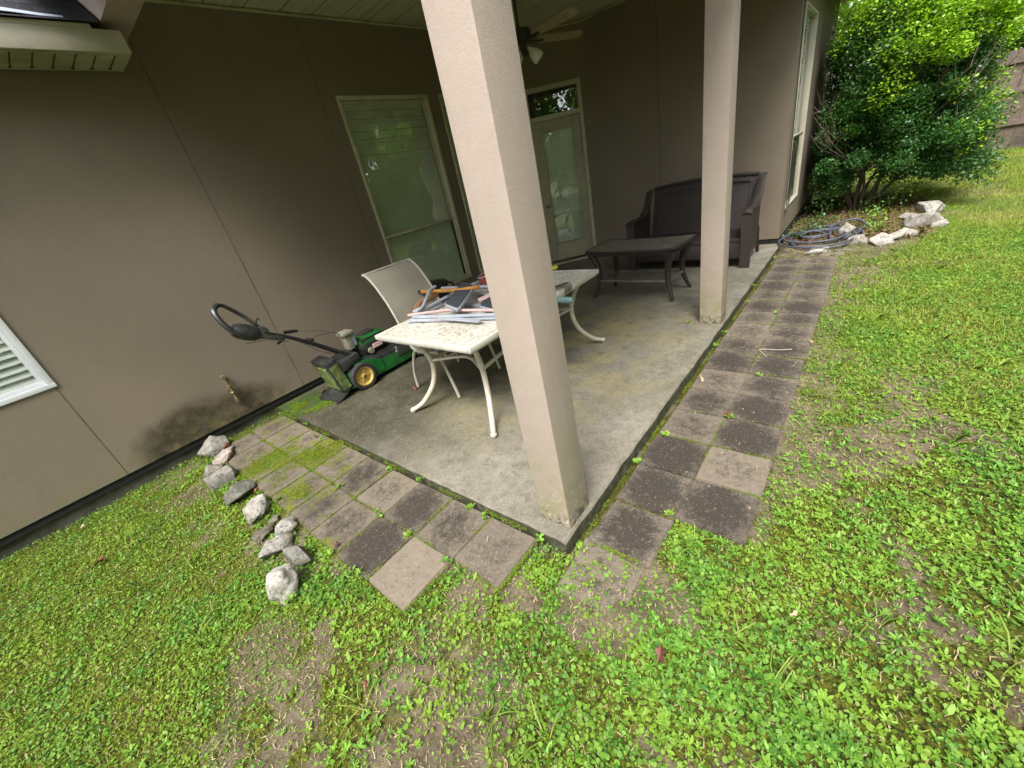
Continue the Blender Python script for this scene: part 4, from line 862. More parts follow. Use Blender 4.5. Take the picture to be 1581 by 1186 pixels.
b.build('tine', 'rusty_steel', RK); b = MB(); b.tube([(1.58, 1.0, .742), (1.54, 1.30, .738)], .012, 9); b.build('handle', 'tool_wood', RK)
YG = thing('pruning_saw', 'bright yellow handled tool on the far end of the white table', 'hand tool', (2.1, 1.35, TZ))
b = MB(); b.tube([(1.99, 1.40, .74), (2.08, 1.365, .745), (2.17, 1.33, .745), (2.185, 1.325, .745)], [.015, .02, .02, .010], 10); b.build('grip', 'yellow_grip', YG); b = MB(); b.box((1.75, 1.42, .728), (2.0, 1.44, .732)); b.build('blade', 'rusty_steel', YG)
# black lidded bin under the window
BN = thing('trash_bin', 'round black lidded bin standing under the big window behind the chair', 'bin', (2.02, 3.05, SZ))
b = MB(); b.lathe([(0, SZ+.002), (.15, SZ+.002), (.16, .05), (.19, .60), (.20, .62), (.19, .62), (0, .60)], (2.02, 3.05, 0)); b.build('body', 'black_plastic', BN)
b = MB(); b.lathe([(.205, .60), (.212, .61), (.212, .635), (.19, .65), (.06, .665), (0, .667)], (2.02, 3.05, 0)); b.build('lid', 'black_plastic', BN)
b = MB(); b.tube(bez([(2.20, 2.97, .60), (2.26, 2.94, .58), (2.25, 2.93, .50), (2.20, 2.95, .46)], 5), .014, 8); b.build('handle', 'black_plastic', BN)

# ------------------------------------------------------------------ stones
def rock(x, y, sx, sy, sz, tone_, pink, label, grp, rz=0, seed=0, z=None, cat='rock'):
    r_ = random.Random(seed); bm = bmesh.new()
    for i in range(17):
        v = Vector((r_.gauss(0, 1), r_.gauss(0, 1), r_.gauss(0, 1))).normalized(); v = Vector((v.x*sx/2, v.y*sy/2, v.z*sz/2))*r_.uniform(1.0, 1.3); bm.verts.new(v)
    res = bmesh.ops.convex_hull(bm, input=bm.verts[:])
    bmesh.ops.delete(bm, geom=[v for v in bm.verts if not v.link_faces], context='VERTS')
    for _ in range(3): bmesh.ops.subdivide_edges(bm, edges=bm.edges[:], cuts=1, use_grid_fill=True); bmesh.ops.triangulate(bm, faces=bm.faces[:])
    for _ in range(2): bmesh.ops.smooth_vert(bm, verts=bm.verts[:], factor=.5, use_axis_x=True, use_axis_y=True, use_axis_z=True)
    s_ = min(sx, sy, sz)
    for v in bm.verts:
        c = v.co/s_; dn = fbm(np.array(c.x*2.2+seed*3), np.array((c.y+c.z*1.7)*2.2), 1., 4)-.5; v.co = v.co*(1+.30*float(dn))
    bmesh.ops.recalc_face_normals(bm, faces=bm.faces)
    mm = bpy.data.meshes.new('stone'); bm.to_mesh(mm); bm.free(); mm.materials.append(M['rock'])
    mm.polygons.foreach_set('use_smooth', [True]*len(mm.polygons)); mm.set_sharp_from_angle(angle=R(24))
    o = bpy.data.objects.new('stone', mm); COL.objects.link(o); o.location = (x, y, -.025+sz*.27 if z is None else z); o.rotation_euler = (r_.uniform(-.1, .1), r_.uniform(-.1, .1), rz)
    o['tone'] = float(tone_); o['pink'] = float(pink); tag(o, label, cat, grp); return o
G1 = 'stones edging the mossy paver patch'; G2 = 'stones edging the shrub bed'
rock(-.63, 3.24, .24, .20, .20, .5, 0, 'tall grey lichened stone against the wall base, first of the stone row', G1, .3, 1)
rock(-.62, 3.02, .31, .17, .11, .85, .55, 'flat pinkish stone beside the tall grey stone at the wall', G1, 1.0, 2)
rock(-.75, 2.86, .15, .14, .10, .35, .25, 'small mossy brown stone just below the flat pinkish stone', G1, .2, 3)
rock(-.745, 2.63, .22, .20, .15, .4, .05, 'rounded green grey stone above the dark pointed stone', G1, .7, 4)
rock(-.735, 2.27, .21, .19, .14, .12, 0, 'dark slate grey pointed stone in the middle of the row', G1, .4, 5)
rock(-.72, 1.95, .24, .17, .12, .72, 0, 'wide pale pitted stone between the dark pointed one and the flat brown one', G1, 1.3, 6)
rock(-.80, 1.70, .13, .11, .05, .3, .2, 'small flat brown stone half sunk in moss', G1, .1, 7)
rock(-.71, 1.56, .13, .12, .13, .85, 0, 'small pale peaked stone leaning on the long stone', G1, .1, 8)
rock(-.80, 1.45, .20, .12, .10, .65, 0, 'long pale grey stone lying beside the dark rounded stone', G1, .1, 9)
rock(-.735, 1.285, .20, .15, .13, .25, 0, 'dark grey rounded stone nearest the pavers at the lawn end', G1, 1.5, 10)
rock(-.885, 1.12, .16, .15, .20, 1, 0, 'bright white angular stone standing alone at the lawn end', G1, 1.0, 11)
rock(-.70, 1.76, .07, .06, .04, .5, .1, 'tiny pebble next to the flat brown stone', G1, 1.0, 12)
rock(5.20, -.43, .34, .20, .11, .9, .1, 'flat white stone at the far end of the paver path', G2, 1.9, 21)
rock(5.52, -.80, .26, .24, .16, .7, .3, 'tan blocky stone by the hose, second from the path end', G2, .4, 22)
rock(5.50, -1.02, .24, .24, .17, .95, .05, 'square white stone right of the tan blocky stone', G2, .8, 23)
rock(5.70, -1.13, .20, .26, .17, .85, .1, 'slanted pale stone behind the square white one', G2, .4, 24)
rock(5.84, -1.25, .22, .18, .15, .7, .2, 'small rough stone against the largest grey stone', G2, .1, 25)
rock(6.2, -1.36, .42, .32, .24, .55, .15, 'largest grey stone at the bend of the bed edge', G2, 1.8, 26)
rock(6.16, -1.53, .18, .18, .14, .8, .1, 'light stone on the lawn side of the largest grey stone', G2, .3, 27)
rock(6.65, -1.36, .32, .26, .14, .6, .1, 'flat grey stone behind the largest one', G2, .9, 28)
rock(7.0, -1.46, .34, .30, .24, .7, 0, 'farthest rounded grey stone under the shrub edge', G2, .2, 29)
rock(5.98, -.66, .24, .20, .22, .6, .1, 'upright grey green stone ringed by the hose', G2, .5, 30)
rock(5.08, -.62, .30, .13, .05, .45, .4, 'thin brown slab lying across the path end', G2, 1.5, 31)
rock(5.25, -.72, .22, .12, .05, .5, .4, 'thin pinkish slab beside the lawn at the path end', G2, 1.5, 32)

# ------------------------------------------------------------------ garden hose
hp = []; r_ = random.Random(5)
for i in range(150):
    t_ = i/150; a = t_*2*math.pi*6.2; rx = .30+.22*math.sin(a*.17+1)+.12*t_; ry = .27+.12*math.sin(a*.23); wv = .06*math.sin(a*.71+2)
    hp.append((5.78+.25*math.sin(a*.11)+rx*math.cos(a)+wv*.6, -.36-.10*math.sin(a*.19)+ry*math.sin(a)+wv*.5, .012+.055*t_+.012*math.sin(a*1.3)+.012))
b = MB(); b.tube(hp, .0115, 8); b.tube(bez([(5.95, -.7, .02), (6.3, -.85, .05), (6.5, -.72, .10), (6.3, -.5, .08), (5.9, -.5, .05), (5.6, -.55, .03)], 8), .013, 8)
tag(b.build('garden_hose', 'hose_skin'), 'coiled grey garden hose lying in the bed at the house corner', 'hose')

# ------------------------------------------------------------------ scattered leaves: each a thing
def leaf_obj(x, y, z, s, kind, label, rz=0, lobed=True, cat='dead leaf', grp=None):
    n_ = 22; pts = []; r_ = random.Random(int(x*1000+y*77))
    for i in range(n_):
        a = 2*math.pi*i/n_; rad = s*((.55+.45*abs(math.cos(a*2.5))) if lobed else (.35+.65*abs(math.cos(a))**1.5)); rad *= r_.uniform(.6, 1.2)
        pts.append((rad*math.cos(a), rad*math.sin(a)*(.62 if lobed else .5), .45*rad*math.sin(a*1.5+1)+.012))
    b = MB(); b.add([(0, 0, .008)]+pts, [(0, i+1, (i+1) % n_+1) for i in range(n_)]); b.tube([(0, 0, .008), (-s*.9, -s*.3, .012)], .0018, 4)
    o = b.build('dry_leaf', kind); o.location = (x, y, z); o.rotation_euler = (0, 0, rz); return tag(o, label, cat, grp)
LS_ = .72
LG = 'dry leaves fallen on lawn, pavers and patio'
for a_ in [(.39, 3.16, .04, .055, 'dead_leaf', 'rust red lobed leaf on mossy slab behind the mower', .4), (.80, 2.13, .04, .06, 'dead_leaf', 'rust red lobed leaf under the white chair leg', 1.1),
           (-.22, -.52, -.005, .045, 'dead_leaf', 'dark red curled leaf on bare soil in front of the corner post', .3), (-.60, 1.12, .01, .035, 'dead_leaf', 'brown leaf between the stones and the black paver', .9),
           (-1.5, 2.5, .0, .055, 'dead_leaf', 'rust leaf on the moss left of the stone row', .2), (-.66, 2.12, .03, .04, 'dead_leaf', 'pinkish leaf tucked by the dark pointed stone', .7),
           (-.56, 3.12, .03, .07, 'dead_leaf', 'dark red leaf wedged by the pinkish stone at the wall', .7), (1.72, -.10, .012, .05, 'pale_leaf', 'pale tan curled leaf on the path beside the slab edge', .5),
           (1.32, -.36, .012, .035, 'dead_leaf', 'small purple brown leaf on the path joint', 1.2), (-.15, .38, -.0, .018, 'pale_leaf', 'tiny cream leaf on soil near the corner paver', .4),
           (-1.55, 3.15, -.01, .045, 'pale_leaf', 'white scrap of leaf on moss near the left wall base', .4), (-1.95, 2.0, .0, .05, 'pale_leaf', 'tan leaf on the lawn at the left edge', .8), (.15, -.86, .0, .035, 'pale_leaf', 'pinkish narrow leaf on bare patch of the lawn', 2.6),
           (5.15, .72, .39, .035, 'dead_leaf', 'orange leaf resting on the loveseat seat', .4), (4.9, 1.1, .392, .03, 'dead_leaf', 'small orange leaf on the loveseat seat near its middle', 1.4), (-.08, 2.42, .01, .03, 'dead_leaf', 'orange leaf flake on the mossy paver', 1.4),
           (2.5, -.66, .012, .03, 'pale_leaf', 'white curled petal at the lawn edge of the path', 1.0), (-.9, .35, .0, .03, 'dead_leaf', 'brown leaf curl in clover below the tan paver', 1.0)]:
    leaf_obj(*a_[:3], a_[3]*LS_, a_[4], a_[5], a_[6], lobed=(a_[4] == 'dead_leaf'), grp=LG)
b = MB(); b.tube(bez([(2.2, -.42, .008), (2.3, -.36, .012), (2.32, -.48, .012), (2.36, -.56, .008)], 5), .003, 5); tag(b.build('twig', 'twig'), 'bleached bare twig lying across the path pavers', 'twig')

# ------------------------------------------------------------------ ground cover
LEAFR = np.array([(math.cos(a), math.sin(a), 0) for a in np.linspace(0, 2*math.pi, 7)[:-1]])
LANCE = np.array([(0, 0, 0), (.35, .14, .10), (.75, .12, .14), (1, 0, .08), (.75, -.12, .14), (.35, -.14, .10)])
BLADE = np.array([(-.035, 0, 0), (.035, 0, 0), (.025, .30, .6), (-.02, .45, 1.0)])
OVAL = np.array([(0, 0, 0), (.3, .28, .05), (.75, .26, .05), (1, 0, 0), (.75, -.26, .05), (.3, -.28, .05)])
def place(T, P, yaw, tx, ty, sc):
    """T (k,3) template, instances at P with yaw, tilts, scale"""
    n_ = len(P); k_ = len(T); v = T[None]*sc[:, None, None]; x, y, z = v[..., 0], v[..., 1], v[..., 2]
    cy, sy = np.cos(tx)[:, None], np.sin(tx)[:, None]; y, z = y*cy-z*sy, y*sy+z*cy
    cy, sy = np.cos(ty)[:, None], np.sin(ty)[:, None]; x, z = x*cy-z*sy, x*sy+z*cy
    c_, s_ = np.cos(yaw)[:, None], np.sin(yaw)[:, None]; X = x*c_-y*s_; Y = x*s_+y*c_
    V = np.stack([X, Y, z], -1)+P[:, None, :]; return V.reshape(-1, 3), np.arange(n_*k_).reshape(n_, k_)
Rm = np.array(RW); Cm = np.array(CAM)
def visible(P, mg=1.25):
    q = (P-Cm) @ Rm.T; z = np.maximum(q[:, 2], 1e-3); return (q[:, 2] > .05) & (np.abs(q[:, 0]/z) < 790/613*mg) & (np.abs(q[:, 1]/z) < 593/613*mg)
def scatter(x0, x1, y0, y1, dens, fn, jit=0):
    n_ = int((x1-x0)*(y1-y0)*dens); x = rng.uniform(x0, x1, n_); y = rng.uniform(y0, y1, n_); k_ = (rng.random(n_) < fn(x, y)) & ~under_house(x, y) & ~in_path(x, y)
    x, y = x[k_], y[k_]; P = np.stack([x, y, gz(x, y)], -1); return P[visible(P, 1.35)]
def kindmap(x, y): return fbm(x-13, y+5, 1.3, 3)
def stuffobj(name, parts, mat, label=None):
    k_ = parts[0][1].shape[1]; V, F, o = [], [], 0
    for v, f in parts: V.append(v); F.append(f+o); o += len(v)
    ob = raw_mesh(name, np.concatenate(V), np.concatenate(F), k_, mat); ob['kind'] = 'stuff'
    if label: tag(ob, label, 'ground cover')
    return ob
near = lambda x, y: 1/(1+np.maximum(0, np.hypot(x+.98, y+.85)-2.0)*.55)
# round leaved clover / pennywort
parts = []
P = scatter(-4.5, 6, -4.5, 3.4, 19000, lambda x, y: (.15*(x < 5)+.85*cover(x, y))*near(x, y)*(1-.6*sstep(.50, .60, kindmap(x, y)))*(.45+.55*sstep(.38, .52, fbm(x, y, 7, 3))))
n_ = len(P); sc = (.0028+.0068*rng.random(n_)**1.8)*(1+.25*np.hypot(P[:, 0]+1, P[:, 1]+1)/4); sc *= np.where(P[:, 0] < -.9, .75, 1); P[:, 2] += rng.uniform(.0, .026, n_)
parts.append(place(LEAFR*np.array([1, .9, 1]), P, rng.uniform(0, 6.28, n_), rng.normal(0, .5, n_), rng.normal(0, .5, n_), sc))
stuffobj('clover_cover', parts, 'clover', 'low round leaved clover and pennywort covering the lawn')
# lance leaved weeds in rosettes
def wf(x, y):
    a_ = sstep(.52, .62, kindmap(x, y))*.8
    for bx, by, br in [(-.25, -.62, .24), (.5, -.95, .30), (-.1, -1.1, .40), (.8, -1.6, .6), (-1.15, 1.3, .25), (.22, -.5, .12), (1.6, -1.5, .5), (2.6, -1.3, .5)]: a_ = np.maximum(a_, sstep(1.2, .5, np.hypot((x-bx)/br, (y-by)/br)))
    a_ = a_*(1-.8*(x < -.9)*(y > .3)); return (a_*.85+.02)*(.35+.65*cover(x, y))*near(x, y)
C_ = scatter(-4, 5.5, -4.5, 3.2, 1150, wf); n_ = len(C_); k_ = 9
P = np.repeat(C_, k_, 0); yaw = (rng.uniform(0, 6.28, n_)[:, None]+np.arange(k_)[None]*2.4+rng.normal(0, .2, (n_, k_))).ravel(); s_ = np.repeat(rng.uniform(.011, .031, n_), k_)*rng.uniform(.5, 1.15, n_*k_)
P[:, 2] += rng.uniform(.002, .012, len(P)); stuffobj('weed_cover', [place(LANCE, P, yaw, rng.normal(0, .2, len(P)), rng.uniform(.05, .8, len(P)), s_)], 'weed', 'bright lance leaved weeds spreading through the lawn')
# grass blades
parts = []
for (a0, a1, b0, b1, dn, smin, smax) in [(-4.5, 2.5, -4.5, 3.4, 11000, .008, .030), (1.5, 8, -6, -.5, 6500, .02, .05), (6, 16, -8, 0, 3000, .03, .07), (12, 24, -14, 2, 600, .05, .09)]:
    P = scatter(a0, a1, b0, b1, dn, lambda x, y: (.12+.88*cover(x, y))*(.35+.65*sstep(1, 3, x))); n_ = len(P)
    parts.append(place(BLADE*np.array([1.4, 1, 1]), P, rng.uniform(0, 6.28, n_), rng.normal(0, .65, n_), rng.normal(0, .5, n_), rng.uniform(smin, smax, n_)*1.0))
stuffobj('grass', parts, 'blade', 'short lawn grass, denser toward the far right')
# dry straw
P = scatter(-3.5, 7, -4.5, 3.2, 2200, lambda x, y: (1.0-.6*cover(x, y))*near(x, y)*1.4); n_ = len(P); P[:, 2] += .006
stuffobj('dry_straw', [place(BLADE*np.array([1.2, 1, .25]), P, rng.uniform(0, 6.28, n_), rng.normal(0, .2, n_), rng.normal(0, .2, n_), rng.uniform(.015, .05, n_))], 'straw', 'dead straw and thatch lying on the bare patches')
# a few long grass runners and broad leaves
LONG = np.array([(-.018, 0, 0), (.018, 0, 0), (.02, .35, .30), (.012, .75, .36), (0, 1.0, .22), (-.012, .75, .36), (-.02, .35, .30)])
C_ = scatter(-3.5, 6, -4.5, 3, 4.5, lambda x, y: .25+.75*cover(x, y)); k_ = 9; P = np.repeat(C_, k_, 0); n_ = len(P); P[:, :2] += rng.normal(0, .012, (n_, 2))
stuffobj('long_grass', [place(LONG, P, rng.uniform(0, 6.28, n_), rng.normal(0, .25, n_), rng.normal(0, .2, n_), rng.uniform(.05, .13, n_))], 'blade', 'sparse tufts of longer grass standing in the lawn')
P = scatter(-3.5, 6, -4.5, 3, 30, lambda x, y: .1+.9*cover(x, y)); n_ = len(P); P[:, 2] += .012
stuffobj('broad_leaves', [place(LANCE*np.array([1, 1.25, 1]), P, rng.uniform(0, 6.28, n_), rng.normal(0, .25, n_), rng.uniform(.1, .7, n_), rng.uniform(.025, .05, n_))], 'weed', 'scattered broad plantain leaves in the lawn')
# moss: tiny tufts on the left lawn, joints and mossy pavers
def tufts(x, y, z, s0, s1):
    n_ = len(x); P = np.stack([x, y, z], -1); return place(OVAL, P, rng.uniform(0, 6.28, n_), rng.normal(0, .5, n_), rng.uniform(-.2, 1.2, n_), rng.uniform(s0, s1, n_))
parts = []
n_ = 150000; x = rng.uniform(-3.2, -.62, n_); y = rng.uniform(.3, 3.38, n_); k_ = rng.random(n_) < (.25+.75*sstep(.4, .55, fbm(x, y, 3, 3)))*sstep(-.55, -.95, x)*sstep(.4, 1.3, y); x, y = x[k_], y[k_]; parts.append(tufts(x, y, gz(x, y)+rng.uniform(0, .008, len(x)), .004, .010))
n_ = 26000; x = rng.uniform(.3, 5.2, n_); y = rng.uniform(-.95, -.66, n_); k_ = rng.random(n_) < sstep(.42, .56, fbm(x, y, 4, 3))*.8; x, y = x[k_], y[k_]; parts.append(tufts(x, y, gz(x, y)+.002, .004, .009))
def joint(pts, n_, wd, z, p=.5):
    (xa, ya), (xb, yb) = pts; t_ = rng.random(n_); x = xa+(xb-xa)*t_+rng.normal(0, wd, n_); y = ya+(yb-ya)*t_+rng.normal(0, wd, n_); k_ = rng.random(n_) < sstep(p-.08, p+.10, fbm(x, y, 5, 3)); x, y = x[k_], y[k_]; return tufts(x, y, z+rng.uniform(-.004, .004, len(x)), .003, .008)
for i in range(11): parts.append(joint(((LX, LY+LT*i), (LX-LT*(2 if i else 1), LY+LT*i)), 1300, .008, 0.0, .46))
parts.append(joint(((LX-LT, LY), (LX-LT, 3.3)), 4500, .008, 0, .44)); parts.append(joint(((-.008, LY), (-.008, 3.3)), 4500, .009, .004, .44)); parts.append(joint(((LX-2*LT-.01, LY+LT), (LX-2*LT-.01, 3.3)), 3500, .016, -.004, .40))
for i in range(17): parts.append(joint(((PX+PT*(i-1), PY), (PX+PT*(i-1), PY-PT*(2 if i > 1 else 1))), 700, .005, 0, .56))
parts.append(joint(((.1, PY-PT), (5, PY-PT)), 3500, .005, 0, .54)); parts.append(joint(((.05, -.028), (5.4, -.028)), 6000, .008, -.012, .54))
def mosspatch(cx_, cy_, rx, ry, n_, z, th=.42):
    x = rng.normal(cx_, rx, n_); y = rng.normal(cy_, ry, n_); k_ = rng.random(n_) < sstep(th, th+.12, fbm(x, y, 8, 3)); x, y = x[k_], y[k_]; return tufts(x, y, z+rng.uniform(0, .006, len(x)), .003, .009)
for a_ in [(-.35, 2.25, .2, .38, 12000, 0, .54), (LX-.13, LY+LT*6.6, .10, .10, 11000, 0, .36), (LX-LT*1.5, LY+LT*7.6, .10, .075, 5000, 0, .36), (LX-LT*1.5, LY+LT*5.2, .1, .07, 2500, 0, .45), (LX-.15, LY+LT*7.9, .08, .05, 1600, 0, .45), (.33, 2.93, .16, .07, 9000, SZ, .38), (.10, 3.18, .14, .09, 8000, SZ, .38), (-.25, 3.3, .2, .04, 3500, -.005, .38), (-.55, 1.9, .05, .2, 1500, 0, .45)]: parts.append(mosspatch(*a_))
stuffobj('moss', parts, 'moss_tuft', 'yellow green moss in paver joints and over the left lawn')
# little sprigs growing from joints
sp = [(-.02, .155), (-.03, .5), (-.03, .62), (-.02, 1.08), (-.34, .46), (-.33, .8), (-.33, 1.1), (-.03, 1.4), (-.06, 2.35), (-.0, 2.75), (.4, -.33), (.99, -.1), (1.3, -.38), (.7, -.05), (2.3, -.03), (2.6, -.03), (3.4, -.04), (3.9, -.04), (1.9, -.42), (3.1, -.35), (-.32, 1.6), (-.64, 1.1), (-.64, .85), (-.1, .1), (.03, -.05), (2.69, .3), (-.9, 1.02), (-.62, 1.9)]
C_ = np.array([(x+rng.normal(0, .012), y+rng.normal(0, .012), .0 if x < 2.69 or y < 0 else SZ) for x, y in sp for _ in range(2)]); k_ = 8; P = np.repeat(C_, k_, 0)
P[:, :2] += rng.normal(0, .008, (len(P), 2)); P[:, 2] += rng.uniform(.002, .018, len(P))
stuffobj('joint_weeds', [place(OVAL, P, rng.uniform(0, 6.28, len(P)), rng.normal(0, .3, len(P)), rng.uniform(0, .8, len(P)), rng.uniform(.012, .028, len(P)))], 'weed', 'small green sprigs sprouting from the paver joints')
n_ = 1500; x = rng.uniform(.05, 5.4, n_); y = rng.uniform(-.64, 3.2, n_); k_ = (rng.random(n_) < .35+.65*(y < 0)) & ((y > .02) | (y < -.06)) & ((x > .45) | (y > 0)); x, y = x[k_], y[k_]; z = np.where(y > 0, SZ, .0)+.003
stuffobj('leaf_crumbs', [place(OVAL, np.stack([x, y, z], -1), rng.uniform(0, 6.28, len(x)), rng.normal(0, .3, len(x)), rng.normal(0, .3, len(x)), rng.uniform(.004, .014, len(x)))], 'straw', 'dry leaf crumbs scattered over slab and path')
# leaf litter in the shrub bed
n_ = 9000; x = rng.uniform(5.6, 9.5, n_); y = rng.uniform(-1.5, 0, n_); k_ = np.hypot((x-7.1)/2.1, (y+.55)/.95) < 1.1; x, y = x[k_], y[k_]
stuffobj('leaf_litter', [place(OVAL, np.stack([x, y, gz(x, y)+.01], -1), rng.uniform(0, 6.28, len(x)), rng.normal(0, .4, len(x)), rng.normal(0, .4, len(x)), rng.uniform(.02, .06, len(x)))], 'mulch_leaf', 'brown leaf litter under the shrub by the house corner')

# ------------------------------------------------------------------ shrubs and trees
def leaves_obj(name, P, sc, mat, parent=None, tmpl=OVAL, droop=.6, yaw=None):
    n_ = len(P); v, f = place(tmpl, P, rng.uniform(0, 6.28, n_), rng.normal(0, droop, n_), rng.normal(0, droop, n_), sc); 
    if parent: v = v-np.array(parent.location)
    o = raw_mesh(name, v, f, f.shape[1], mat)
    if parent: o.parent = parent
    return o
SB = thing('shrub', 'big leafy shrub with bright green new growth and bare lower stems at the house corner', 'shrub', (8.0, -.70, 0))
base = Vector((8.0, -.70, -.03)); tips = []; b = MB(); r_ = random.Random(9)
def stem(p, dirn, r0, L_, depth):
    pts = [p]; q = p.copy(); dd = dirn.copy()
    for i in range(6):
        dd = (dd+Vector((r_.uniform(-.2, .2), r_.uniform(-.2, .2), r_.uniform(-.05, .12)))).normalized(); q = q+dd*L_/6; q.y = min(q.y, -.14+.02*i); pts.append(q.copy())
    b.tube(pts, [r0*(1-.1*i) for i in range(7)], 6)
    if depth < 3:
        for k_ in range(3 if depth else 3): i = r_.randint(3, 6); nd = (dd+Vector((r_.uniform(-.7, .7), r_.uniform(-.7, .7), r_.uniform(-.1, .5)))).normalized(); stem(pts[i], nd, r0*.55, L_*.62, depth+1)
    else: tips.append(q.copy())
for k_ in range(13):
    a_ = k_/13*6.28; stem(base+Vector((.10*math.cos(a_), .10*math.sin(a_), 0)), Vector((.45*math.cos(a_), .45*math.sin(a_)-.06, 1)).normalized(), .026, 1.15, 0)
b.build('stem', 'bark', SB)
lob = []
for i in range(200):
    a_ = r_.uniform(0, 6.28); el = r_.uniform(-.75, 1); rr_ = (r_.uniform(.25, 1))**.5; ch_ = math.sqrt(max(0, 1-el*el*.8))
    x = 8.15+1.3*rr_*ch_*math.cos(a_); y = -.96+.96*rr_*ch_*math.sin(a_); z = 1.75+1.45*rr_*el
    if y > -.12: y = -.12-r_.uniform(0, .3)
    z = max(z, .45+.35*abs(math.cos(a_)))
    lob.append((x, y, z, r_.uniform(.16, .36)))
for i in range(60): lob.append((r_.uniform(7.0, 7.8), r_.uniform(-1.6, -.22), r_.uniform(.42, 1.5), r_.uniform(.12, .24)))
for i in range(95):
    sd_ = r_.random()
    if sd_ < .5: q = (r_.uniform(7.3, 9.2), r_.uniform(-1.85, -1.2), r_.uniform(.34, 1.2))
    elif sd_ < .75: q = (r_.uniform(7.3, 9.3), r_.uniform(-.4, -.14), r_.uniform(.35, 1.4))
    else: q = (r_.uniform(8.6, 9.6), r_.uniform(-1.9, -.2), r_.uniform(.5, 1.5))
    lob.append((*q, r_.uniform(.16, .30)))
lob = np.array(lob); 
def crown(n_, lobes, shell):
    i = rng.integers(0, len(lobes), n_); v = rng.normal(0, 1, (n_, 3)); v /= np.linalg.norm(v, axis=1)[:, None]; rr_ = rng.uniform(shell, 1, n_)**(1/2.)
    return lobes[i, :3]+v*(lobes[i, 3]*rr_)[:, None]*np.array([1, 1, .85])
P = crown(270000, lob, .1); k_ = (P[:, 1] < -.03) & (P[:, 2] > .12); P = P[k_]
ctr_ = np.array([8.15, -1.02, 1.55]); out = np.linalg.norm((P-ctr_)/np.array([1.5, 1.2, 1.65]), axis=1)
nn = fbm(P[:, 0]*1.0+P[:, 2]*.6, P[:, 1]+P[:, 2]*.8, 2.6, 3)
newp = sstep(.41, .60, nn*.5+.2*out+.24*(P[:, 2]-1.5)+.13*(-1.0-P[:, 1])); isn = rng.random(len(P)) < newp*(out > .62)
leaves_obj('foliage', P[~isn], rng.uniform(.022, .042, (~isn).sum()), 'shrub_old', SB)
leaves_obj('new_growth', P[isn], rng.uniform(.024, .046, isn.sum()), 'shrub_new', SB, droop=.5)
# low seedlings in the bed
sd = np.array([(5.95, -.14, .1), (6.3, -.3, .12), (6.7, -.9, .12), (7.1, -.95, .16), (6.15, -.95, .07), (7.6, -.25, .2), (7.0, -.3, .2), (7.5, -1.2, .3)])
for i, (lb, q) in enumerate(zip(['small dark leafy seedling against the house corner wall', 'low green seedling behind the hose coil', 'bright green weed behind the white bed stones', 'dark leafy seedling under the shrub stems', 'tiny bright weed between hose and bed stones', 'leafy sucker beside the side wall', 'thin seedling in front of the side wall', 'leafy low branch near the farthest bed stone'], sd)):
    E_ = thing('seedling', lb, 'seedling', (q[0], q[1], -.01), group='seedlings in the shrub bed'); st = MB(); st.tube([(q[0], q[1], -.02), (q[0]+.02, q[1], q[2])], .004, 5); st.build('stem', 'bark', E_)
    P = np.array([q])+rng.normal(0, 1, (130, 3))*np.array([.08, .08, .06])*(1 if q[2] < .15 else 1.7); P[:, 2] = np.maximum(P[:, 2], .0); leaves_obj('foliage', P, rng.uniform(.02, .045, 130), ['shrub_old', 'weed'][i in (2, 4, 7)], E_)
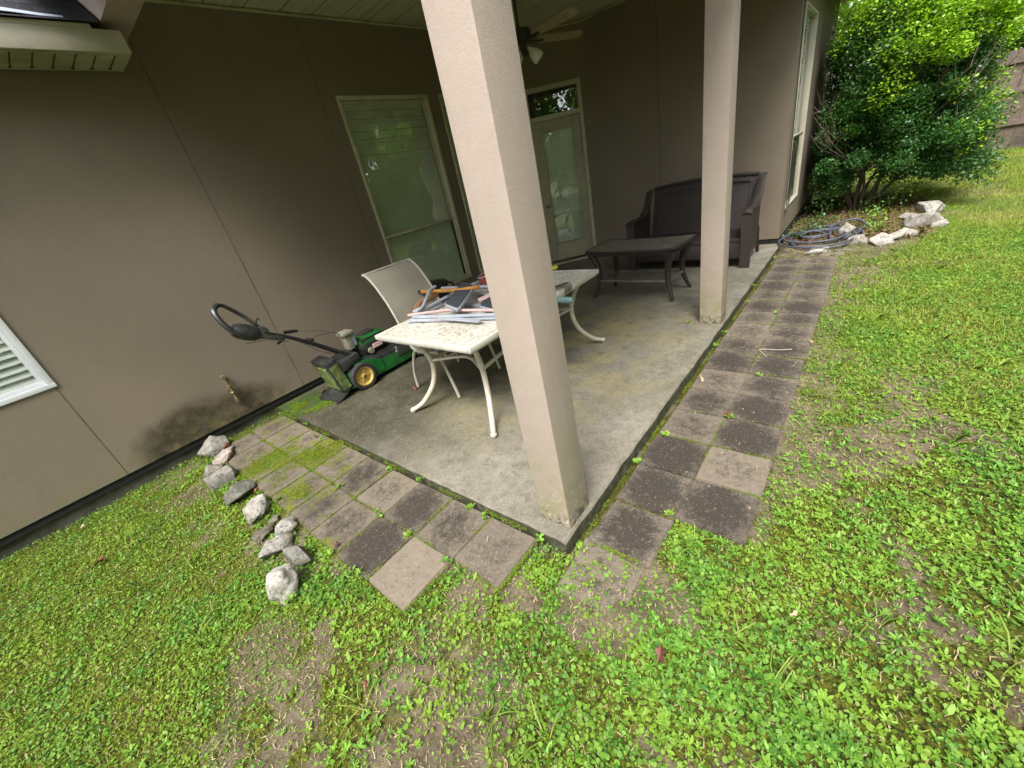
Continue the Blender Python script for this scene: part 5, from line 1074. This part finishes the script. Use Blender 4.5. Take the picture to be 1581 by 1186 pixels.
def tree(x, y, h, r, n_, label, seed, ls=(.09, .17), trunk=.16, low=.28, mat='tree_leaf'):
    r_ = random.Random(seed); E_ = thing('tree', label, 'tree', (x, y, -.05), group='garden trees')
    t_ = MB(); P = [Vector((x, y, -.1))]
    for i in range(6): P.append(P[-1]+Vector((r_.uniform(-.12, .12), r_.uniform(-.12, .12), h*.75/6)))
    t_.tube(P, [trunk*(1-.12*i) for i in range(7)], 9)
    L_ = []
    for i in range(26):
        a_ = r_.uniform(0, 6.28); zz = r_.uniform(low, .95); rad = r*math.sin(math.pi*min(1, (zz-low)/(1-low)*.85+.12))*r_.uniform(.4, 1); q = Vector((x+rad*math.cos(a_), y+rad*math.sin(a_), h*zz)); L_.append((*q, r_.uniform(.22, .42)*r))
        if i < 12: k0 = P[r_.randint(2, 5)]; t_.tube([k0, (k0+q)/2+Vector((0, 0, .2)), q], [trunk*.35, trunk*.25, trunk*.1], 5)
    t_.build('trunk', 'bark', E_); leaves_obj('crown', crown(n_, np.array(L_), .3), rng.uniform(*ls, n_), mat, E_)
tree(15.6, -3.0, 6.5, 2.6, 34000, 'bushy tree beyond the wooden fence, seen at the upper right corner', 31, low=.12)
tree(17.5, -6.5, 8, 3.2, 30000, 'broad tree beyond the fence further along the lawn', 32, low=.12)
tree(15.5, 1.2, 7, 2.8, 20000, 'tree beyond the fence behind the house end', 33, low=.12)
for i, (x, y, h, r) in enumerate([(-8, -8.5, 9, 3.4), (-3, -9.5, 10, 3.6), (1.5, -9, 9, 3.4), (6, -9.8, 10, 3.6), (10.5, -9.5, 9.5, 3.4), (-10.5, -3.5, 9, 3.4), (15, -11.5, 9, 3.4)]):
    tree(x, y, h, r*1.12, 26000, ['leafy yard tree behind the viewer, mirrored in the panes', 'tall yard tree behind the viewer', 'wide yard tree opposite the patio', 'tall yard tree opposite the side wall', 'yard tree at the far side of the lawn', 'yard tree left of the house wing', 'yard tree in the far lawn corner'][i], 40+i, ls=(.14, .28), low=.04)
# ------------------------------------------------------------------ wooden fence
FE = thing('wooden_fence', 'weathered brown board fence with kickboard at the end of the lawn', 'fence', (12.9, -5, 0))
b = MB(); y = 1.6; r_ = random.Random(4)
while y > -13: b.box((12.9+r_.uniform(0, .006), y-.138, .2), (12.922, y, 1.74+r_.uniform(-.02, .02))); y -= .145
b.build('board', 'fence_wood', FE)
b = MB()
for z in (.42, 1.0, 1.5): b.box((12.86, -13, z), (12.898, 1.6, z+.085))
b.box((12.85, -13, -.03), (12.895, 1.6, .19)); b.build('rail', 'fence_wood', FE)
y = 1.4
while y > -13: b = MB(); b.box((12.80, y-.045, -.1), (12.848, y+.045, 1.78)); b.build('post', 'fence_wood', FE); y -= 2.4
